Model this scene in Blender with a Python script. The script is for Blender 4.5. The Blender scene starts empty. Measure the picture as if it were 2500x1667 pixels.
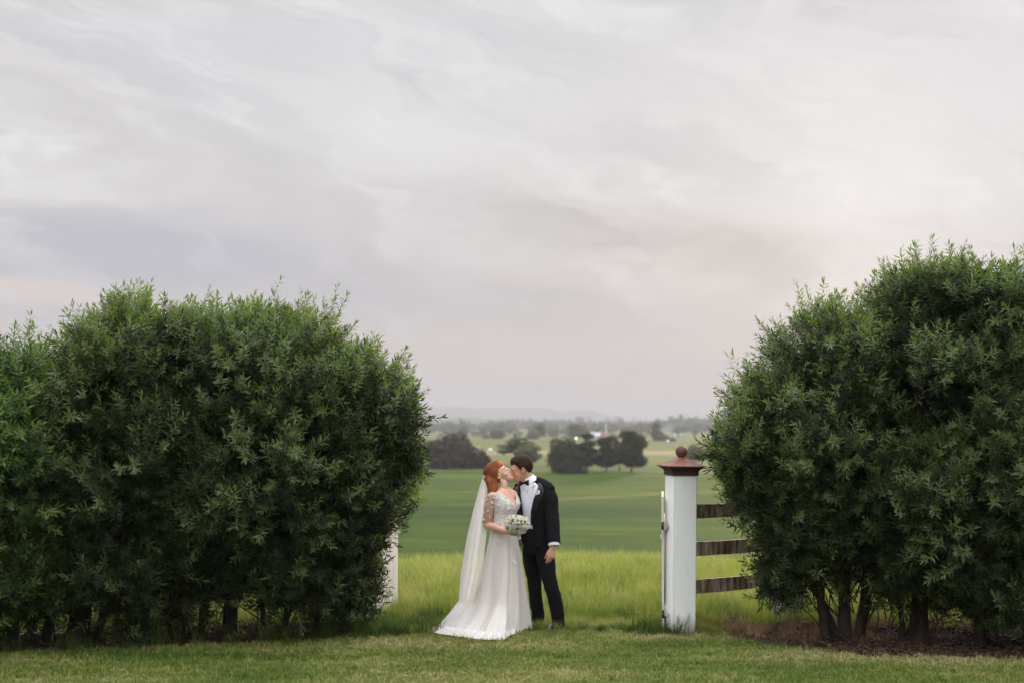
import bpy, bmesh, math, random
import numpy as np
from mathutils import Vector, Matrix, Euler, noise as mnoise

random.seed(7)
RNG = np.random.default_rng(11)
sc = bpy.context.scene
COL = sc.collection
R = math.radians

# ------------------------------------------------------------------ camera
FOC = 50 / 36 * 2500
CAMZ, PITCH = 2.15, math.atan((1035 - 833.5) / FOC)
cd = bpy.data.cameras.new('camera')
cam = bpy.data.objects.new('camera', cd)
COL.objects.link(cam)
cam.location = (0, 0, CAMZ)
cam.rotation_euler = (R(90) + PITCH, 0, 0)
cd.lens = 50
cd.sensor_width = 36
cd.clip_end = 30000
cd.dof.use_dof = True
cd.dof.focus_distance = 14.9
cd.dof.aperture_fstop = 1.5
sc.camera = cam

# ------------------------------------------------------------------ light
SUN_AZ, SUN_EL = R(13.5), R(7.5)          # azimuth to the right of the view (+Y), elevation
sd = bpy.data.lights.new('sun', 'SUN')
sun = bpy.data.objects.new('sun', sd)
COL.objects.link(sun)
sd.energy = 3.2
sd.angle = R(6)
sd.color = (1.0, 0.78, 0.56)
sdir = Vector((math.sin(SUN_AZ) * math.cos(SUN_EL), math.cos(SUN_AZ) * math.cos(SUN_EL), math.sin(SUN_EL)))
sun.rotation_euler = sdir.to_track_quat('Z', 'Y').to_euler()
sun.location = (20, 60, 30)

sc.view_settings.view_transform = 'Standard'
sc.view_settings.look = 'None'
sc.view_settings.exposure = 0.0
sc.view_settings.gamma = 1.0
sc.view_settings.use_curve_mapping = False
cy = sc.cycles
cy.max_bounces = 7
cy.diffuse_bounces = 3
cy.glossy_bounces = 2
cy.transmission_bounces = 4
cy.transparent_max_bounces = 12
cy.volume_bounces = 0
cy.sample_clamp_indirect = 4
cy.use_denoising = True
cy.caustics_reflective = False
cy.caustics_refractive = False


class NT:
    def __init__(s, nt):
        s.nt = nt

    def n(s, t, **kw):
        nd = s.nt.nodes.new(t)
        for k, v in kw.items():
            setattr(nd, k, v)
        return nd

    def l(s, a, b):
        s.nt.links.new(a, b)

    def val(s, sock, v):
        if hasattr(v, 'node'):
            s.l(v, sock)
        else:
            sock.default_value = v

    def math(s, op, a, b=None, c=None, clamp=False):
        m = s.n('ShaderNodeMath', operation=op)
        m.use_clamp = clamp
        s.val(m.inputs[0], a)
        if b is not None:
            s.val(m.inputs[1], b)
        if c is not None:
            s.val(m.inputs[2], c)
        return m.outputs[0]

    def mix(s, f, a, b, mode='MIX'):
        m = s.n('ShaderNodeMix', data_type='RGBA', blend_type=mode)
        s.val(m.inputs[0], f)
        s.val(m.inputs[6], a if hasattr(a, 'node') or len(a) == 4 else (*a, 1))
        s.val(m.inputs[7], b if hasattr(b, 'node') or len(b) == 4 else (*b, 1))
        return m.outputs[2]

    def ramp(s, f, stops):
        r = s.n('ShaderNodeValToRGB')
        s.val(r.inputs[0], f)
        e = r.color_ramp.elements
        while len(e) < len(stops):
            e.new(0.5)
        for k, (p, c) in zip(e, stops):
            k.position = p
            k.color = (c, c, c, 1) if isinstance(c, (int, float)) else (*c, 1)
        return r.outputs[0]

    def noise(s, vec, scale, detail=4, rough=0.55, dist=0.0):
        n = s.n('ShaderNodeTexNoise')
        if vec is not None:
            s.l(vec, n.inputs['Vector'])
        n.inputs['Scale'].default_value = scale
        n.inputs['Detail'].default_value = detail
        n.inputs['Roughness'].default_value = rough
        n.inputs['Distortion'].default_value = dist
        return n.outputs['Fac']

    def mapping(s, vec, scale=(1, 1, 1), rot=(0, 0, 0), loc=(0, 0, 0)):
        m = s.n('ShaderNodeMapping')
        s.l(vec, m.inputs[0])
        m.inputs['Location'].default_value = loc
        m.inputs['Rotation'].default_value = rot
        m.inputs['Scale'].default_value = scale
        return m.outputs[0]

    def rng(s, f, a, b, c=0.0, d=1.0, smooth=False):
        m = s.n('ShaderNodeMapRange')
        if smooth:
            m.interpolation_type = 'SMOOTHSTEP'
        s.val(m.inputs[0], f)
        m.inputs[1].default_value = a
        m.inputs[2].default_value = b
        m.inputs[3].default_value = c
        m.inputs[4].default_value = d
        return m.outputs[0]


# ------------------------------------------------------------------ sky: thin dusk cloud over a Nishita sky
w = bpy.data.worlds.new('World')
sc.world = w
w.use_nodes = True
w.node_tree.nodes.clear()
N = NT(w.node_tree)
tc = N.n('ShaderNodeTexCoord')
gen = tc.outputs['Generated']
sky = N.n('ShaderNodeTexSky', sky_type='NISHITA')
sky.sun_disc = False
sky.sun_elevation = SUN_EL
sky.sun_rotation = SUN_AZ
sky.altitude = 50
sky.dust_density = 2.0
bg1 = N.n('ShaderNodeBackground')
N.l(sky.outputs[0], bg1.inputs[0])
bg1.inputs[1].default_value = 0.05
sep = N.n('ShaderNodeSeparateXYZ')
N.l(gen, sep.inputs[0])
dz = sep.outputs['Z']
# cloud sheet seen in perspective: direction divided by its height
zz = N.math('ADD', N.math('MAXIMUM', dz, 0.0), 0.10)
cx_ = N.math('DIVIDE', sep.outputs['X'], zz)
cy_ = N.math('DIVIDE', sep.outputs['Y'], zz)
comb = N.n('ShaderNodeCombineXYZ')
N.l(cx_, comb.inputs[0])
N.l(cy_, comb.inputs[1])
cv = comb.outputs[0]
n1 = N.noise(N.mapping(cv, (0.35, 0.95, 1), (0, 0, R(-38)), (3.1, 0.4, 0)), 1.0, 5, 0.55, 0.35)
n2 = N.noise(N.mapping(cv, (0.7, 3.4, 1), (0, 0, R(-52)), (1.7, 7.2, 0)), 1.3, 6, 0.58, 0.5)
n3 = N.noise(N.mapping(gen, (2.2, 2.2, 11.0), (0, R(4), 0), (0.3, 2.0, 0.7)), 1.5, 3, 0.5, 0.2)
base = N.ramp(N.rng(dz, 0.0, 0.32), [(0.0, (0.66, 0.60, 0.585)), (0.16, (0.615, 0.57, 0.56)), (0.35, (0.62, 0.59, 0.59)), (0.62, (0.70, 0.68, 0.675)), (1.0, (0.69, 0.685, 0.69))])
# where each bank of cloud stands, as slope sideways and upwards from the view axis, gently warped
yy_ = N.math('MAXIMUM', sep.outputs['Y'], 0.05)
uu = N.math('DIVIDE', sep.outputs['X'], yy_)
vv = N.math('DIVIDE', dz, yy_)
w1 = N.noise(N.mapping(gen, (3, 3, 9), (0, 0, 0), (1.3, 0, 0)), 1.2, 4, 0.6, 0.4)
w2 = N.noise(N.mapping(gen, (4, 4, 14), (0, 0, 0), (5.3, 2, 0)), 1.2, 4, 0.6, 0.4)
uu = N.math('ADD', uu, N.math('MULTIPLY', N.math('SUBTRACT', w1, 0.5), 0.30))
vv = N.math('ADD', vv, N.math('MULTIPLY', N.math('SUBTRACT', w2, 0.5), 0.075))
cb = N.n('ShaderNodeCombineXYZ')
N.l(uu, cb.inputs[0])
N.l(vv, cb.inputs[1])
front = N.rng(sep.outputs['Y'], 0.2, 0.6, 0, 1, True)


def bank(c, px, py, rx, ry, deg, col, amt):
    mp = N.n('ShaderNodeMapping', vector_type='TEXTURE')
    N.l(cb.outputs[0], mp.inputs[0])
    mp.inputs['Location'].default_value = ((px - 1250) / FOC, (1035 - py) / FOC, 0)
    mp.inputs['Rotation'].default_value = (0, 0, R(-deg))
    mp.inputs['Scale'].default_value = (rx / FOC, ry / FOC, 1)
    d = N.n('ShaderNodeVectorMath', operation='DOT_PRODUCT')
    N.l(mp.outputs[0], d.inputs[0])
    N.l(mp.outputs[0], d.inputs[1])
    f = N.math('MULTIPLY', N.math('EXPONENT', N.math('MULTIPLY', d.outputs['Value'], -1.0)), amt)
    return N.mix(N.math('MULTIPLY', f, front), c, col)


c = base
c = bank(c, 150, 120, 700, 130, 14, (0.66, 0.665, 0.69), 0.7)
c = bank(c, 750, 60, 500, 80, 10, (0.66, 0.66, 0.69), 0.6)
c = bank(c, 30, 170, 330, 60, 22, (0.76, 0.72, 0.70), 0.7)
c = bank(c, 250, 430, 450, 70, 22, (0.73, 0.69, 0.67), 0.6)
c = bank(c, 2350, 330, 950, 450, 0, (0.81, 0.80, 0.81), 0.95)
c = bank(c, 1100, 330, 480, 190, 24, (0.82, 0.81, 0.81), 1.0)
c = bank(c, 950, 400, 430, 40, 30, (0.84, 0.82, 0.81), 0.6)
c = bank(c, 1400, 470, 420, 50, 24, (0.74, 0.70, 0.69), 0.5)
c = bank(c, 400, 625, 650, 75, 4, (0.51, 0.52, 0.585), 0.95)
c = bank(c, 900, 720, 380, 45, 3, (0.53, 0.53, 0.58), 0.6)
c = bank(c, 60, 700, 420, 38, 6, (0.74, 0.65, 0.62), 0.85)
c = bank(c, 1250, 700, 480, 38, 6, (0.67, 0.60, 0.585), 0.5)
c = bank(c, 1700, 600, 500, 70, 13, (0.555, 0.53, 0.53), 1.0)
c = bank(c, 1560, 680, 260, 40, -4, (0.71, 0.63, 0.61), 0.5)
c = bank(c, 2150, 700, 230, 50, -18, (0.90, 0.83, 0.80), 0.9)
c = bank(c, 1500, 800, 700, 60, 0, (0.585, 0.555, 0.56), 0.5)
white = (0.85, 0.835, 0.83)


def streak(deg, lx, ly, seed, detail=6):
    mp = N.n('ShaderNodeMapping', vector_type='TEXTURE')
    N.l(cb.outputs[0], mp.inputs[0])
    mp.inputs['Location'].default_value = (seed, seed * 0.7, 0)
    mp.inputs['Rotation'].default_value = (0, 0, R(-deg))
    mp.inputs['Scale'].default_value = (lx, ly, 1)
    return N.noise(mp.outputs[0], 1.0, detail, 0.6, 0.25)


sa = streak(27, 0.20, 0.030, 1.7)
sb = streak(20, 0.30, 0.055, 4.1)
sm = streak(60, 0.12, 0.11, 7.3, 2)
st = N.math('MULTIPLY', N.math('ADD', N.rng(sa, 0.47, 0.66, 0.0, 0.75, True), N.rng(sb, 0.48, 0.66, 0.0, 0.6, True)), N.rng(sm, 0.36, 0.58, 0.25, 1.0, True))
hi = N.math('MULTIPLY', N.rng(dz, 0.04, 0.14), front)
c = N.mix(N.math('MULTIPLY', st, hi), c, white)
st2 = N.math('ADD', N.rng(sa, 0.46, 0.28, 0.0, 0.35, True), N.rng(sb, 0.46, 0.30, 0.0, 0.40, True))
c = N.mix(N.math('MULTIPLY', st2, hi), c, (0.60, 0.595, 0.62))
sc2 = streak(2, 0.35, 0.022, 9.3)
lo = N.math('MULTIPLY', N.math('MULTIPLY', N.rng(dz, 0.0, 0.03), N.rng(dz, 0.17, 0.09)), front)
c = N.mix(N.math('MULTIPLY', N.rng(sc2, 0.5, 0.72, 0.0, 0.6, True), lo), c, (0.74, 0.665, 0.64))
c = N.mix(N.math('MULTIPLY', N.rng(sc2, 0.46, 0.28, 0.0, 0.6, True), lo), c, (0.52, 0.505, 0.54))
c = N.mix(N.math('MULTIPLY', N.rng(n3, 0.44, 0.64, 0.0, 0.35, True), N.rng(dz, 0.16, 0.04)), c, (0.55, 0.535, 0.56))
c = bank(c, 1700, 610, 520, 62, 13, (0.56, 0.53, 0.53), 0.75)
c = bank(c, 420, 625, 640, 62, 4, (0.50, 0.51, 0.575), 0.55)
c = bank(c, 950, 725, 360, 36, 3, (0.53, 0.53, 0.575), 0.5)
c = bank(c, 80, 700, 420, 30, 6, (0.76, 0.66, 0.63), 0.6)
# brighter towards the hidden sun
dot = N.n('ShaderNodeVectorMath', operation='DOT_PRODUCT')
N.l(gen, dot.inputs[0])
dot.inputs[1].default_value = sdir
g = N.math('MAXIMUM', dot.outputs['Value'], 0.0)
glow = N.math('ADD', N.math('MULTIPLY', N.math('POWER', g, 500.0), 0.12), 1.0)
# overcast skies are brighter overhead; strengthened beyond that, out of view, as added fill
zen = N.ramp(N.rng(dz, 0.285, 1.0), [(0.0, 0.208), (0.05, 0.215), (0.33, 0.78), (1.0, 1.0)])
zen = N.math('MULTIPLY', zen, 4.8)
tot = N.math('MULTIPLY', glow, zen)
c = N.mix(1.0, c, (0.985, 0.997, 1.02), 'MULTIPLY')
sc_ = N.n('ShaderNodeVectorMath', operation='SCALE')
N.l(c, sc_.inputs[0])
N.l(tot, sc_.inputs['Scale'])
bg2 = N.n('ShaderNodeBackground')
N.l(sc_.outputs[0], bg2.inputs[0])
bg2.inputs[1].default_value = 1.0
ms = N.n('ShaderNodeMixShader')
ms.inputs[0].default_value = 0.96
N.l(bg1.outputs[0], ms.inputs[1])
N.l(bg2.outputs[0], ms.inputs[2])
out = N.n('ShaderNodeOutputWorld')
N.l(ms.outputs[0], out.inputs[0])


# ------------------------------------------------------------------ helpers
def at(px, py, Y):
    """point of the world at distance Y that the photograph shows at source pixel (px, py)"""
    dx, dy = (px - 1250) / FOC, (833.5 - py) / FOC
    d = Vector((dx, math.cos(PITCH) - dy * math.sin(PITCH), math.sin(PITCH) + dy * math.cos(PITCH)))
    t = Y / d.y
    return Vector((d.x * t, Y, CAMZ + d.z * t))


def gx(px, Y):
    return at(px, 1000, Y).x


def sstep(a, b, x):
    t = np.clip((x - a) / (b - a), 0, 1)
    return t * t * (3 - 2 * t)


def H(x, y):
    """height of the land"""
    x = np.asarray(x, float)
    y = np.asarray(y, float)
    z = -10.0 * sstep(17.0, 85.0, y)
    z = z + 0.6 * np.sin(x * 0.011 + 1.0) * np.sin(y * 0.008) * sstep(90, 400, y)
    z = z + sstep(15.6, 19, y) * (1 - sstep(19, 40, y)) * 0.06 * np.sin(x * 0.9 + 0.6)
    return z


def tag(o, label=None, cat=None, group=None, kind=None):
    if label:
        o['label'] = label
    if cat:
        o['category'] = cat
    if group:
        o['group'] = group
    if kind:
        o['kind'] = kind
    return o


def empty(name, loc, label, cat, group=None):
    o = bpy.data.objects.new(name, None)
    o.empty_display_size = 0.2
    COL.objects.link(o)
    o.location = loc
    return tag(o, label, cat, group)


def link(o, parent=None):
    COL.objects.link(o)
    if parent is not None:
        o.parent = parent
        p, off = parent, Vector((0, 0, 0))
        while p is not None:
            off += p.location
            p = p.parent
        o.location = o.location - off if parent.type == 'EMPTY' or True else o.location
    return o


def mesh_obj(name, verts, faces, mat, parent=None, smooth=False):
    """verts in world metres; the child keeps its world place under its parent"""
    me = bpy.data.meshes.new(name)
    me.from_pydata([tuple(v) for v in verts], [], faces)
    me.update()
    if mat:
        me.materials.append(mat)
    if smooth:
        me.shade_smooth()
    o = bpy.data.objects.new(name, me)
    return link(o, parent)


def np_mesh(name, V, F, mat, smooth=False):
    """V (n,3), F (m,k) numpy; quick for big meshes"""
    me = bpy.data.meshes.new(name)
    V = np.ascontiguousarray(V, np.float32)
    F = np.ascontiguousarray(F, np.int32)
    me.vertices.add(len(V))
    me.vertices.foreach_set('co', V.ravel())
    k = F.shape[1]
    me.loops.add(F.size)
    me.loops.foreach_set('vertex_index', F.ravel())
    me.polygons.add(len(F))
    me.polygons.foreach_set('loop_start', np.arange(0, F.size, k, dtype=np.int32))
    me.update(calc_edges=True)
    me.validate()
    if mat:
        me.materials.append(mat)
    if smooth:
        me.shade_smooth()
    return me


class G:
    """collects shapes for one mesh"""

    def __init__(s):
        s.v, s.f = [], []

    def add(s, V, F):
        o = len(s.v)
        s.v += [Vector(v) for v in V]
        s.f += [tuple(i + o for i in f) for f in F]
        return s

    def loft(s, secs, seg=20, caps=True, power=2.0):
        """secs: (centre, U, V) half-axis vectors"""
        V, F = [], []
        for (c, U, W) in secs:
            c, U, W = Vector(c), Vector(U), Vector(W)
            for i in range(seg):
                a = 2 * math.pi * i / seg
                ca, sa = math.cos(a), math.sin(a)
                if power != 2.0:
                    ca = math.copysign(abs(ca) ** (2 / power), ca)
                    sa = math.copysign(abs(sa) ** (2 / power), sa)
                V.append(c + U * ca + W * sa)
        n = len(secs)
        for k in range(n - 1):
            for i in range(seg):
                j = (i + 1) % seg
                F.append((k * seg + i, k * seg + j, (k + 1) * seg + j, (k + 1) * seg + i))
        if caps:
            F.append(tuple(reversed(range(seg))))
            F.append(tuple((n - 1) * seg + i for i in range(seg)))
        return s.add(V, F)

    def tube(s, pts, rad, seg=10, sub=3, round_ends=True, flat=1.0, ref=None):
        pts = [Vector(p) for p in pts]
        P, Rr = [], []
        n = len(pts)
        if n == 2 or sub <= 1:
            P, Rr = list(pts), list(rad)
        else:
            for i in range(n - 1):
                p0, p1, p2, p3 = pts[max(i - 1, 0)], pts[i], pts[i + 1], pts[min(i + 2, n - 1)]
                for k in range(sub):
                    t = k / sub
                    P.append(0.5 * ((2 * p1) + (p2 - p0) * t + (2 * p0 - 5 * p1 + 4 * p2 - p3) * t * t + (3 * p1 - p0 - 3 * p2 + p3) * t ** 3))
                    tt = t * t * (3 - 2 * t)
                    Rr.append(rad[i] * (1 - tt) + rad[i + 1] * tt)
            P.append(pts[-1])
            Rr.append(rad[-1])
        if round_ends:
            d0 = (P[0] - P[1]).normalized()
            d1 = (P[-1] - P[-2]).normalized()
            r0, r1 = Rr[0], Rr[-1]
            P = [P[0] + d0 * r0 * 0.95, P[0] + d0 * r0 * 0.6] + P + [P[-1] + d1 * r1 * 0.6, P[-1] + d1 * r1 * 0.95]
            Rr = [r0 * 0.3, r0 * 0.8] + Rr + [r1 * 0.8, r1 * 0.3]
        dd0 = (P[-1] - P[0])
        if ref is None:
            ax = [abs(dd0.x), abs(dd0.y), abs(dd0.z)]
            ref = [Vector((1, 0, 0)), Vector((0, 1, 0)), Vector((0, 0, 1))][ax.index(min(ax))]
        ref = Vector(ref)
        secs = []
        u = None
        for i, p in enumerate(P):
            d = (P[min(i + 1, len(P) - 1)] - P[max(i - 1, 0)])
            if d.length < 1e-9:
                d = Vector((0, 0, 1))
            d.normalize()
            if u is None:
                r_ = ref if abs(ref.dot(d)) < 0.97 else Vector((0.6, 0.8, 0))
                u = d.cross(r_).normalized()
            else:
                u = (u - d * u.dot(d)).normalized()
            v = d.cross(u).normalized()
            secs.append((p, u * Rr[i], v * Rr[i] * flat))
        return s.loft(secs, seg)

    def ell(s, c, r, M=None, seg=14, rings=9):
        c = Vector(c)
        V, F = [], []
        if isinstance(r, (int, float)):
            r = (r, r, r)
        for k in range(rings + 1):
            th = math.pi * k / rings
            for i in range(seg):
                a = 2 * math.pi * i / seg
                p = Vector((r[0] * math.sin(th) * math.cos(a), r[1] * math.sin(th) * math.sin(a), r[2] * math.cos(th)))
                if M is not None:
                    p = M @ p
                V.append(c + p)
        for k in range(rings):
            for i in range(seg):
                j = (i + 1) % seg
                F.append((k * seg + i, (k + 1) * seg + i, (k + 1) * seg + j, k * seg + j))
        return s.add(V, F)

    def box(s, c, h, M=None, bev=0.0):
        """centre, half sizes, optional 3x3 rotation; bevelled edges when bev > 0"""
        c = Vector(c)
        bm = bmesh.new()
        bmesh.ops.create_cube(bm, size=2.0)
        for v in bm.verts:
            v.co = Vector((v.co.x * h[0], v.co.y * h[1], v.co.z * h[2]))
        if bev > 0:
            bmesh.ops.bevel(bm, geom=bm.edges[:], offset=bev, segments=1, affect='EDGES')
        bm.verts.index_update()
        V = [c + (M @ v.co if M is not None else v.co) for v in bm.verts]
        F = [tuple(v.index for v in f.verts) for f in bm.faces]
        bm.free()
        return s.add(V, F)

    def move(s, M):
        s.v = [M @ v for v in s.v]
        return s

    def build(s, name, mat, parent=None, smooth=True):
        return mesh_obj(name, s.v, s.f, mat, parent, smooth)


def fuse(g, name, mat, parent=None, voxel=0.006, it=4, fac=0.5):
    """one continuous surface from overlapping shapes"""
    me0 = bpy.data.meshes.new('t')
    me0.from_pydata([tuple(v) for v in g.v], [], g.f)
    o = bpy.data.objects.new('t', me0)
    ts = bpy.data.scenes.new('t')
    ts.collection.objects.link(o)
    m = o.modifiers.new('r', 'REMESH')
    m.mode = 'VOXEL'
    m.voxel_size = voxel
    m = o.modifiers.new('s', 'SMOOTH')
    m.factor = fac
    m.iterations = it
    with bpy.context.temp_override(scene=ts, view_layer=ts.view_layers[0]):
        dg = bpy.context.evaluated_depsgraph_get()
    me = bpy.data.meshes.new_from_object(o.evaluated_get(dg))
    old = o.data
    bpy.data.objects.remove(o)
    bpy.data.meshes.remove(old)
    bpy.data.scenes.remove(ts)
    me.name = name
    me.materials.clear()
    me.materials.append(mat)
    me.shade_smooth()
    return link(bpy.data.objects.new(name, me), parent)


def rumple(o, fn):
    me = o.data
    nn = [v.normal.copy() for v in me.vertices]
    co = [v.co.copy() for v in me.vertices]
    out = [c_ + n_ * fn(c_) for c_, n_ in zip(co, nn)]
    me.vertices.foreach_set('co', np.array([tuple(c_) for c_ in out], np.float32).ravel())
    me.update()


def scatter(name, pts, eul, scl, idx, protos, parent=None):
    me = bpy.data.meshes.new(name)
    me.vertices.add(len(pts))
    off = Vector((0, 0, 0))
    p = parent
    while p is not None:
        off += p.location
        p = p.parent
    me.vertices.foreach_set('co', np.ascontiguousarray(pts, np.float32).ravel())
    a = me.attributes.new('rot', 'FLOAT_VECTOR', 'POINT')
    a.data.foreach_set('vector', np.ascontiguousarray(eul, np.float32).ravel())
    a = me.attributes.new('scl', 'FLOAT', 'POINT')
    a.data.foreach_set('value', np.ascontiguousarray(scl, np.float32))
    a = me.attributes.new('idx', 'INT', 'POINT')
    a.data.foreach_set('value', np.ascontiguousarray(idx, np.int32))
    me.update()
    o = bpy.data.objects.new(name, me)
    link(o, parent)
    coll = protos
    ng = bpy.data.node_groups.new(name + '_nodes', 'GeometryNodeTree')
    ng.interface.new_socket('Geometry', in_out='INPUT', socket_type='NodeSocketGeometry')
    ng.interface.new_socket('Geometry', in_out='OUTPUT', socket_type='NodeSocketGeometry')
    nn = ng.nodes
    gi, go = nn.new('NodeGroupInput'), nn.new('NodeGroupOutput')
    ip = nn.new('GeometryNodeInstanceOnPoints')
    ci = nn.new('GeometryNodeCollectionInfo')
    ci.inputs['Collection'].default_value = coll
    ci.inputs['Separate Children'].default_value = True
    ci.inputs['Reset Children'].default_value = True
    ip.inputs['Pick Instance'].default_value = True

    def attr(nm, t):
        q = nn.new('GeometryNodeInputNamedAttribute')
        q.data_type = t
        q.inputs['Name'].default_value = nm
        return q.outputs['Attribute']
    L = ng.links.new
    L(gi.outputs[0], ip.inputs['Points'])
    L(ci.outputs[0], ip.inputs['Instance'])
    L(attr('idx', 'INT'), ip.inputs['Instance Index'])
    L(attr('rot', 'FLOAT_VECTOR'), ip.inputs['Rotation'])
    L(attr('scl', 'FLOAT'), ip.inputs['Scale'])
    L(ip.outputs[0], go.inputs[0])
    m = o.modifiers.new('scatter', 'NODES')
    m.node_group = ng
    return o


def proto_collection(name, meshes):
    c_ = bpy.data.collections.new(name)
    for i, me in enumerate(meshes):
        c_.objects.link(bpy.data.objects.new('%s_%02d' % (name, i), me))
    return c_


# ------------------------------------------------------------------ materials
def material(name, col=(0.5, 0.5, 0.5), rough=0.6, spec=0.4, var=None, scale=8.0, bump=0.0, bscale=60.0, stretch=(1, 1, 1), metal=0.0, sheen=0.0, var_rng=(0.35, 0.65)):
    m = bpy.data.materials.new(name)
    m.use_nodes = True
    N = NT(m.node_tree)
    b = m.node_tree.nodes['Principled BSDF']
    b.inputs['Roughness'].default_value = rough
    b.inputs['Specular IOR Level'].default_value = spec
    b.inputs['Metallic'].default_value = metal
    if sheen:
        b.inputs['Sheen Weight'].default_value = sheen
    b.inputs['Base Color'].default_value = (*col, 1)
    t = N.n('ShaderNodeTexCoord')
    if var is not None:
        f = N.noise(N.mapping(t.outputs['Object'], stretch), scale, 5, 0.6)
        N.l(N.mix(N.rng(f, var_rng[0], var_rng[1]), col, var), b.inputs['Base Color'])
    if bump:
        f = N.noise(N.mapping(t.outputs['Object'], stretch), bscale, 4, 0.6)
        bn = N.n('ShaderNodeBump')
        bn.inputs['Strength'].default_value = bump
        bn.inputs['Distance'].default_value = 0.01
        N.l(f, bn.inputs['Height'])
        N.l(bn.outputs[0], b.inputs['Normal'])
    return m


def leaf_material(name, c1, c2, trans=0.35, tcol=(0.25, 0.40, 0.05), rough=0.42, spec=0.5, scale=1.2, c3=None, fine=25.0, backcol=None):
    """two-sided leaves: reflect, and let some light through"""
    m = bpy.data.materials.new(name)
    m.use_nodes = True
    N = NT(m.node_tree)
    b = m.node_tree.nodes['Principled BSDF']
    o = m.node_tree.nodes['Material Output']
    gm = N.n('ShaderNodeNewGeometry')
    f = N.noise(gm.outputs['Position'], scale, 3, 0.6)
    f2 = N.noise(gm.outputs['Position'], fine, 2, 0.6)
    col = N.mix(N.rng(f, 0.38, 0.62), c1, c2)
    if c3 is not None:
        col = N.mix(N.rng(f2, 0.5, 0.68), col, c3)
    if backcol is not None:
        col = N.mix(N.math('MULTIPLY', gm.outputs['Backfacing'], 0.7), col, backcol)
    N.l(col, b.inputs['Base Color'])
    b.inputs['Roughness'].default_value = rough
    b.inputs['Specular IOR Level'].default_value = spec
    tr = N.n('ShaderNodeBsdfTranslucent')
    tr.inputs[0].default_value = (*tcol, 1)
    mx = N.n('ShaderNodeMixShader')
    mx.inputs[0].default_value = trans
    N.l(b.outputs[0], mx.inputs[1])
    N.l(tr.outputs[0], mx.inputs[2])
    N.l(mx.outputs[0], o.inputs[0])
    return m


M_leaf = leaf_material('willow leaf', (0.008, 0.021, 0.004), (0.015, 0.033, 0.005), 0.15, (0.04, 0.09, 0.006), 0.5, 0.16, 0.9, (0.026, 0.046, 0.012), 14.0, (0.020, 0.030, 0.012))  # dark copy for inner and low foliage, shade put into the leaf colour
M_leaf_tip = leaf_material('lit young willow leaf', (0.072, 0.130, 0.018), (0.115, 0.172, 0.034), 0.30, (0.26, 0.40, 0.03), 0.45, 0.35, 0.9, (0.21, 0.25, 0.105), 14.0, (0.085, 0.11, 0.055))  # pale copy for outer and upper foliage: young growth plus painted light
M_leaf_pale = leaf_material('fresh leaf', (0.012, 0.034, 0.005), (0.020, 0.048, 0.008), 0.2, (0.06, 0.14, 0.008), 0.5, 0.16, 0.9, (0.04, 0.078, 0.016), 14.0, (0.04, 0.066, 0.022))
M_leaf_pale_lit = leaf_material('lit fresh leaf', (0.068, 0.130, 0.018), (0.10, 0.16, 0.028), 0.3, (0.2, 0.36, 0.03), 0.42, 0.4, 0.9, (0.11, 0.17, 0.04), 14.0, (0.09, 0.14, 0.04))  # lit copy for the paler shrub, brightness held in the colour
M_twig = material('twig bark', (0.10, 0.07, 0.045), 0.8, 0.2, (0.05, 0.04, 0.03), 12)
M_bark = material('bark', (0.055, 0.042, 0.032), 0.9, 0.2, (0.025, 0.02, 0.016), 14, 0.8, 30, (1, 1, 0.25))


def grass_mat(name, stops, scale, fine, trans, tcol, stretch=(1, 1, 1)):
    m = bpy.data.materials.new(name)
    m.use_nodes = True
    N = NT(m.node_tree)
    b = m.node_tree.nodes['Principled BSDF']
    o = m.node_tree.nodes['Material Output']
    gm = N.n('ShaderNodeNewGeometry')
    f = N.noise(N.mapping(gm.outputs['Position'], stretch), scale, 5, 0.62, 0.3)
    f2 = N.noise(gm.outputs['Position'], fine, 3, 0.6)
    f3 = N.noise(gm.outputs['Position'], fine * 4.5, 2, 0.7)
    ff = N.math('ADD', N.math('MULTIPLY', f, 0.50), N.math('ADD', N.math('MULTIPLY', f2, 0.22), N.math('MULTIPLY', f3, 0.28)))
    col = N.ramp(ff, stops)
    N.l(col, b.inputs['Base Color'])
    b.inputs['Roughness'].default_value = 0.6
    b.inputs['Specular IOR Level'].default_value = 0.25
    tr = N.n('ShaderNodeBsdfTranslucent')
    N.l(N.mix(0.5, tcol, col), tr.inputs[0])
    mx = N.n('ShaderNodeMixShader')
    mx.inputs[0].default_value = trans
    N.l(b.outputs[0], mx.inputs[1])
    N.l(tr.outputs[0], mx.inputs[2])
    N.l(mx.outputs[0], o.inputs[0])
    return m


LAWN_STOPS = [(0.40, (0.055, 0.115, 0.014)), (0.47, (0.12, 0.175, 0.028)), (0.53, (0.24, 0.255, 0.07)), (0.59, (0.44, 0.38, 0.20))]
M_lawn = grass_mat('mown lawn blades', LAWN_STOPS, 0.55, 9.0, 0.3, (0.22, 0.28, 0.06), (0.45, 1.6, 1))
M_tall = grass_mat('tall grass blades', [(0.40, (0.10, 0.17, 0.016)), (0.48, (0.21, 0.275, 0.035)), (0.54, (0.33, 0.35, 0.085)), (0.62, (0.48, 0.42, 0.18))], 1.1, 9.0, 0.42, (0.36, 0.42, 0.06), (0.8, 1, 1))
M_straw = grass_mat('straw grass blades', [(0.38, (0.24, 0.23, 0.075)), (0.5, (0.36, 0.32, 0.14)), (0.6, (0.48, 0.42, 0.24))], 1.1, 9.0, 0.35, (0.5, 0.45, 0.15))
M_deep = grass_mat('deep green grass blades', [(0.38, (0.05, 0.10, 0.016)), (0.6, (0.11, 0.17, 0.03))], 1.1, 9.0, 0.35, (0.22, 0.36, 0.04))
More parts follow.
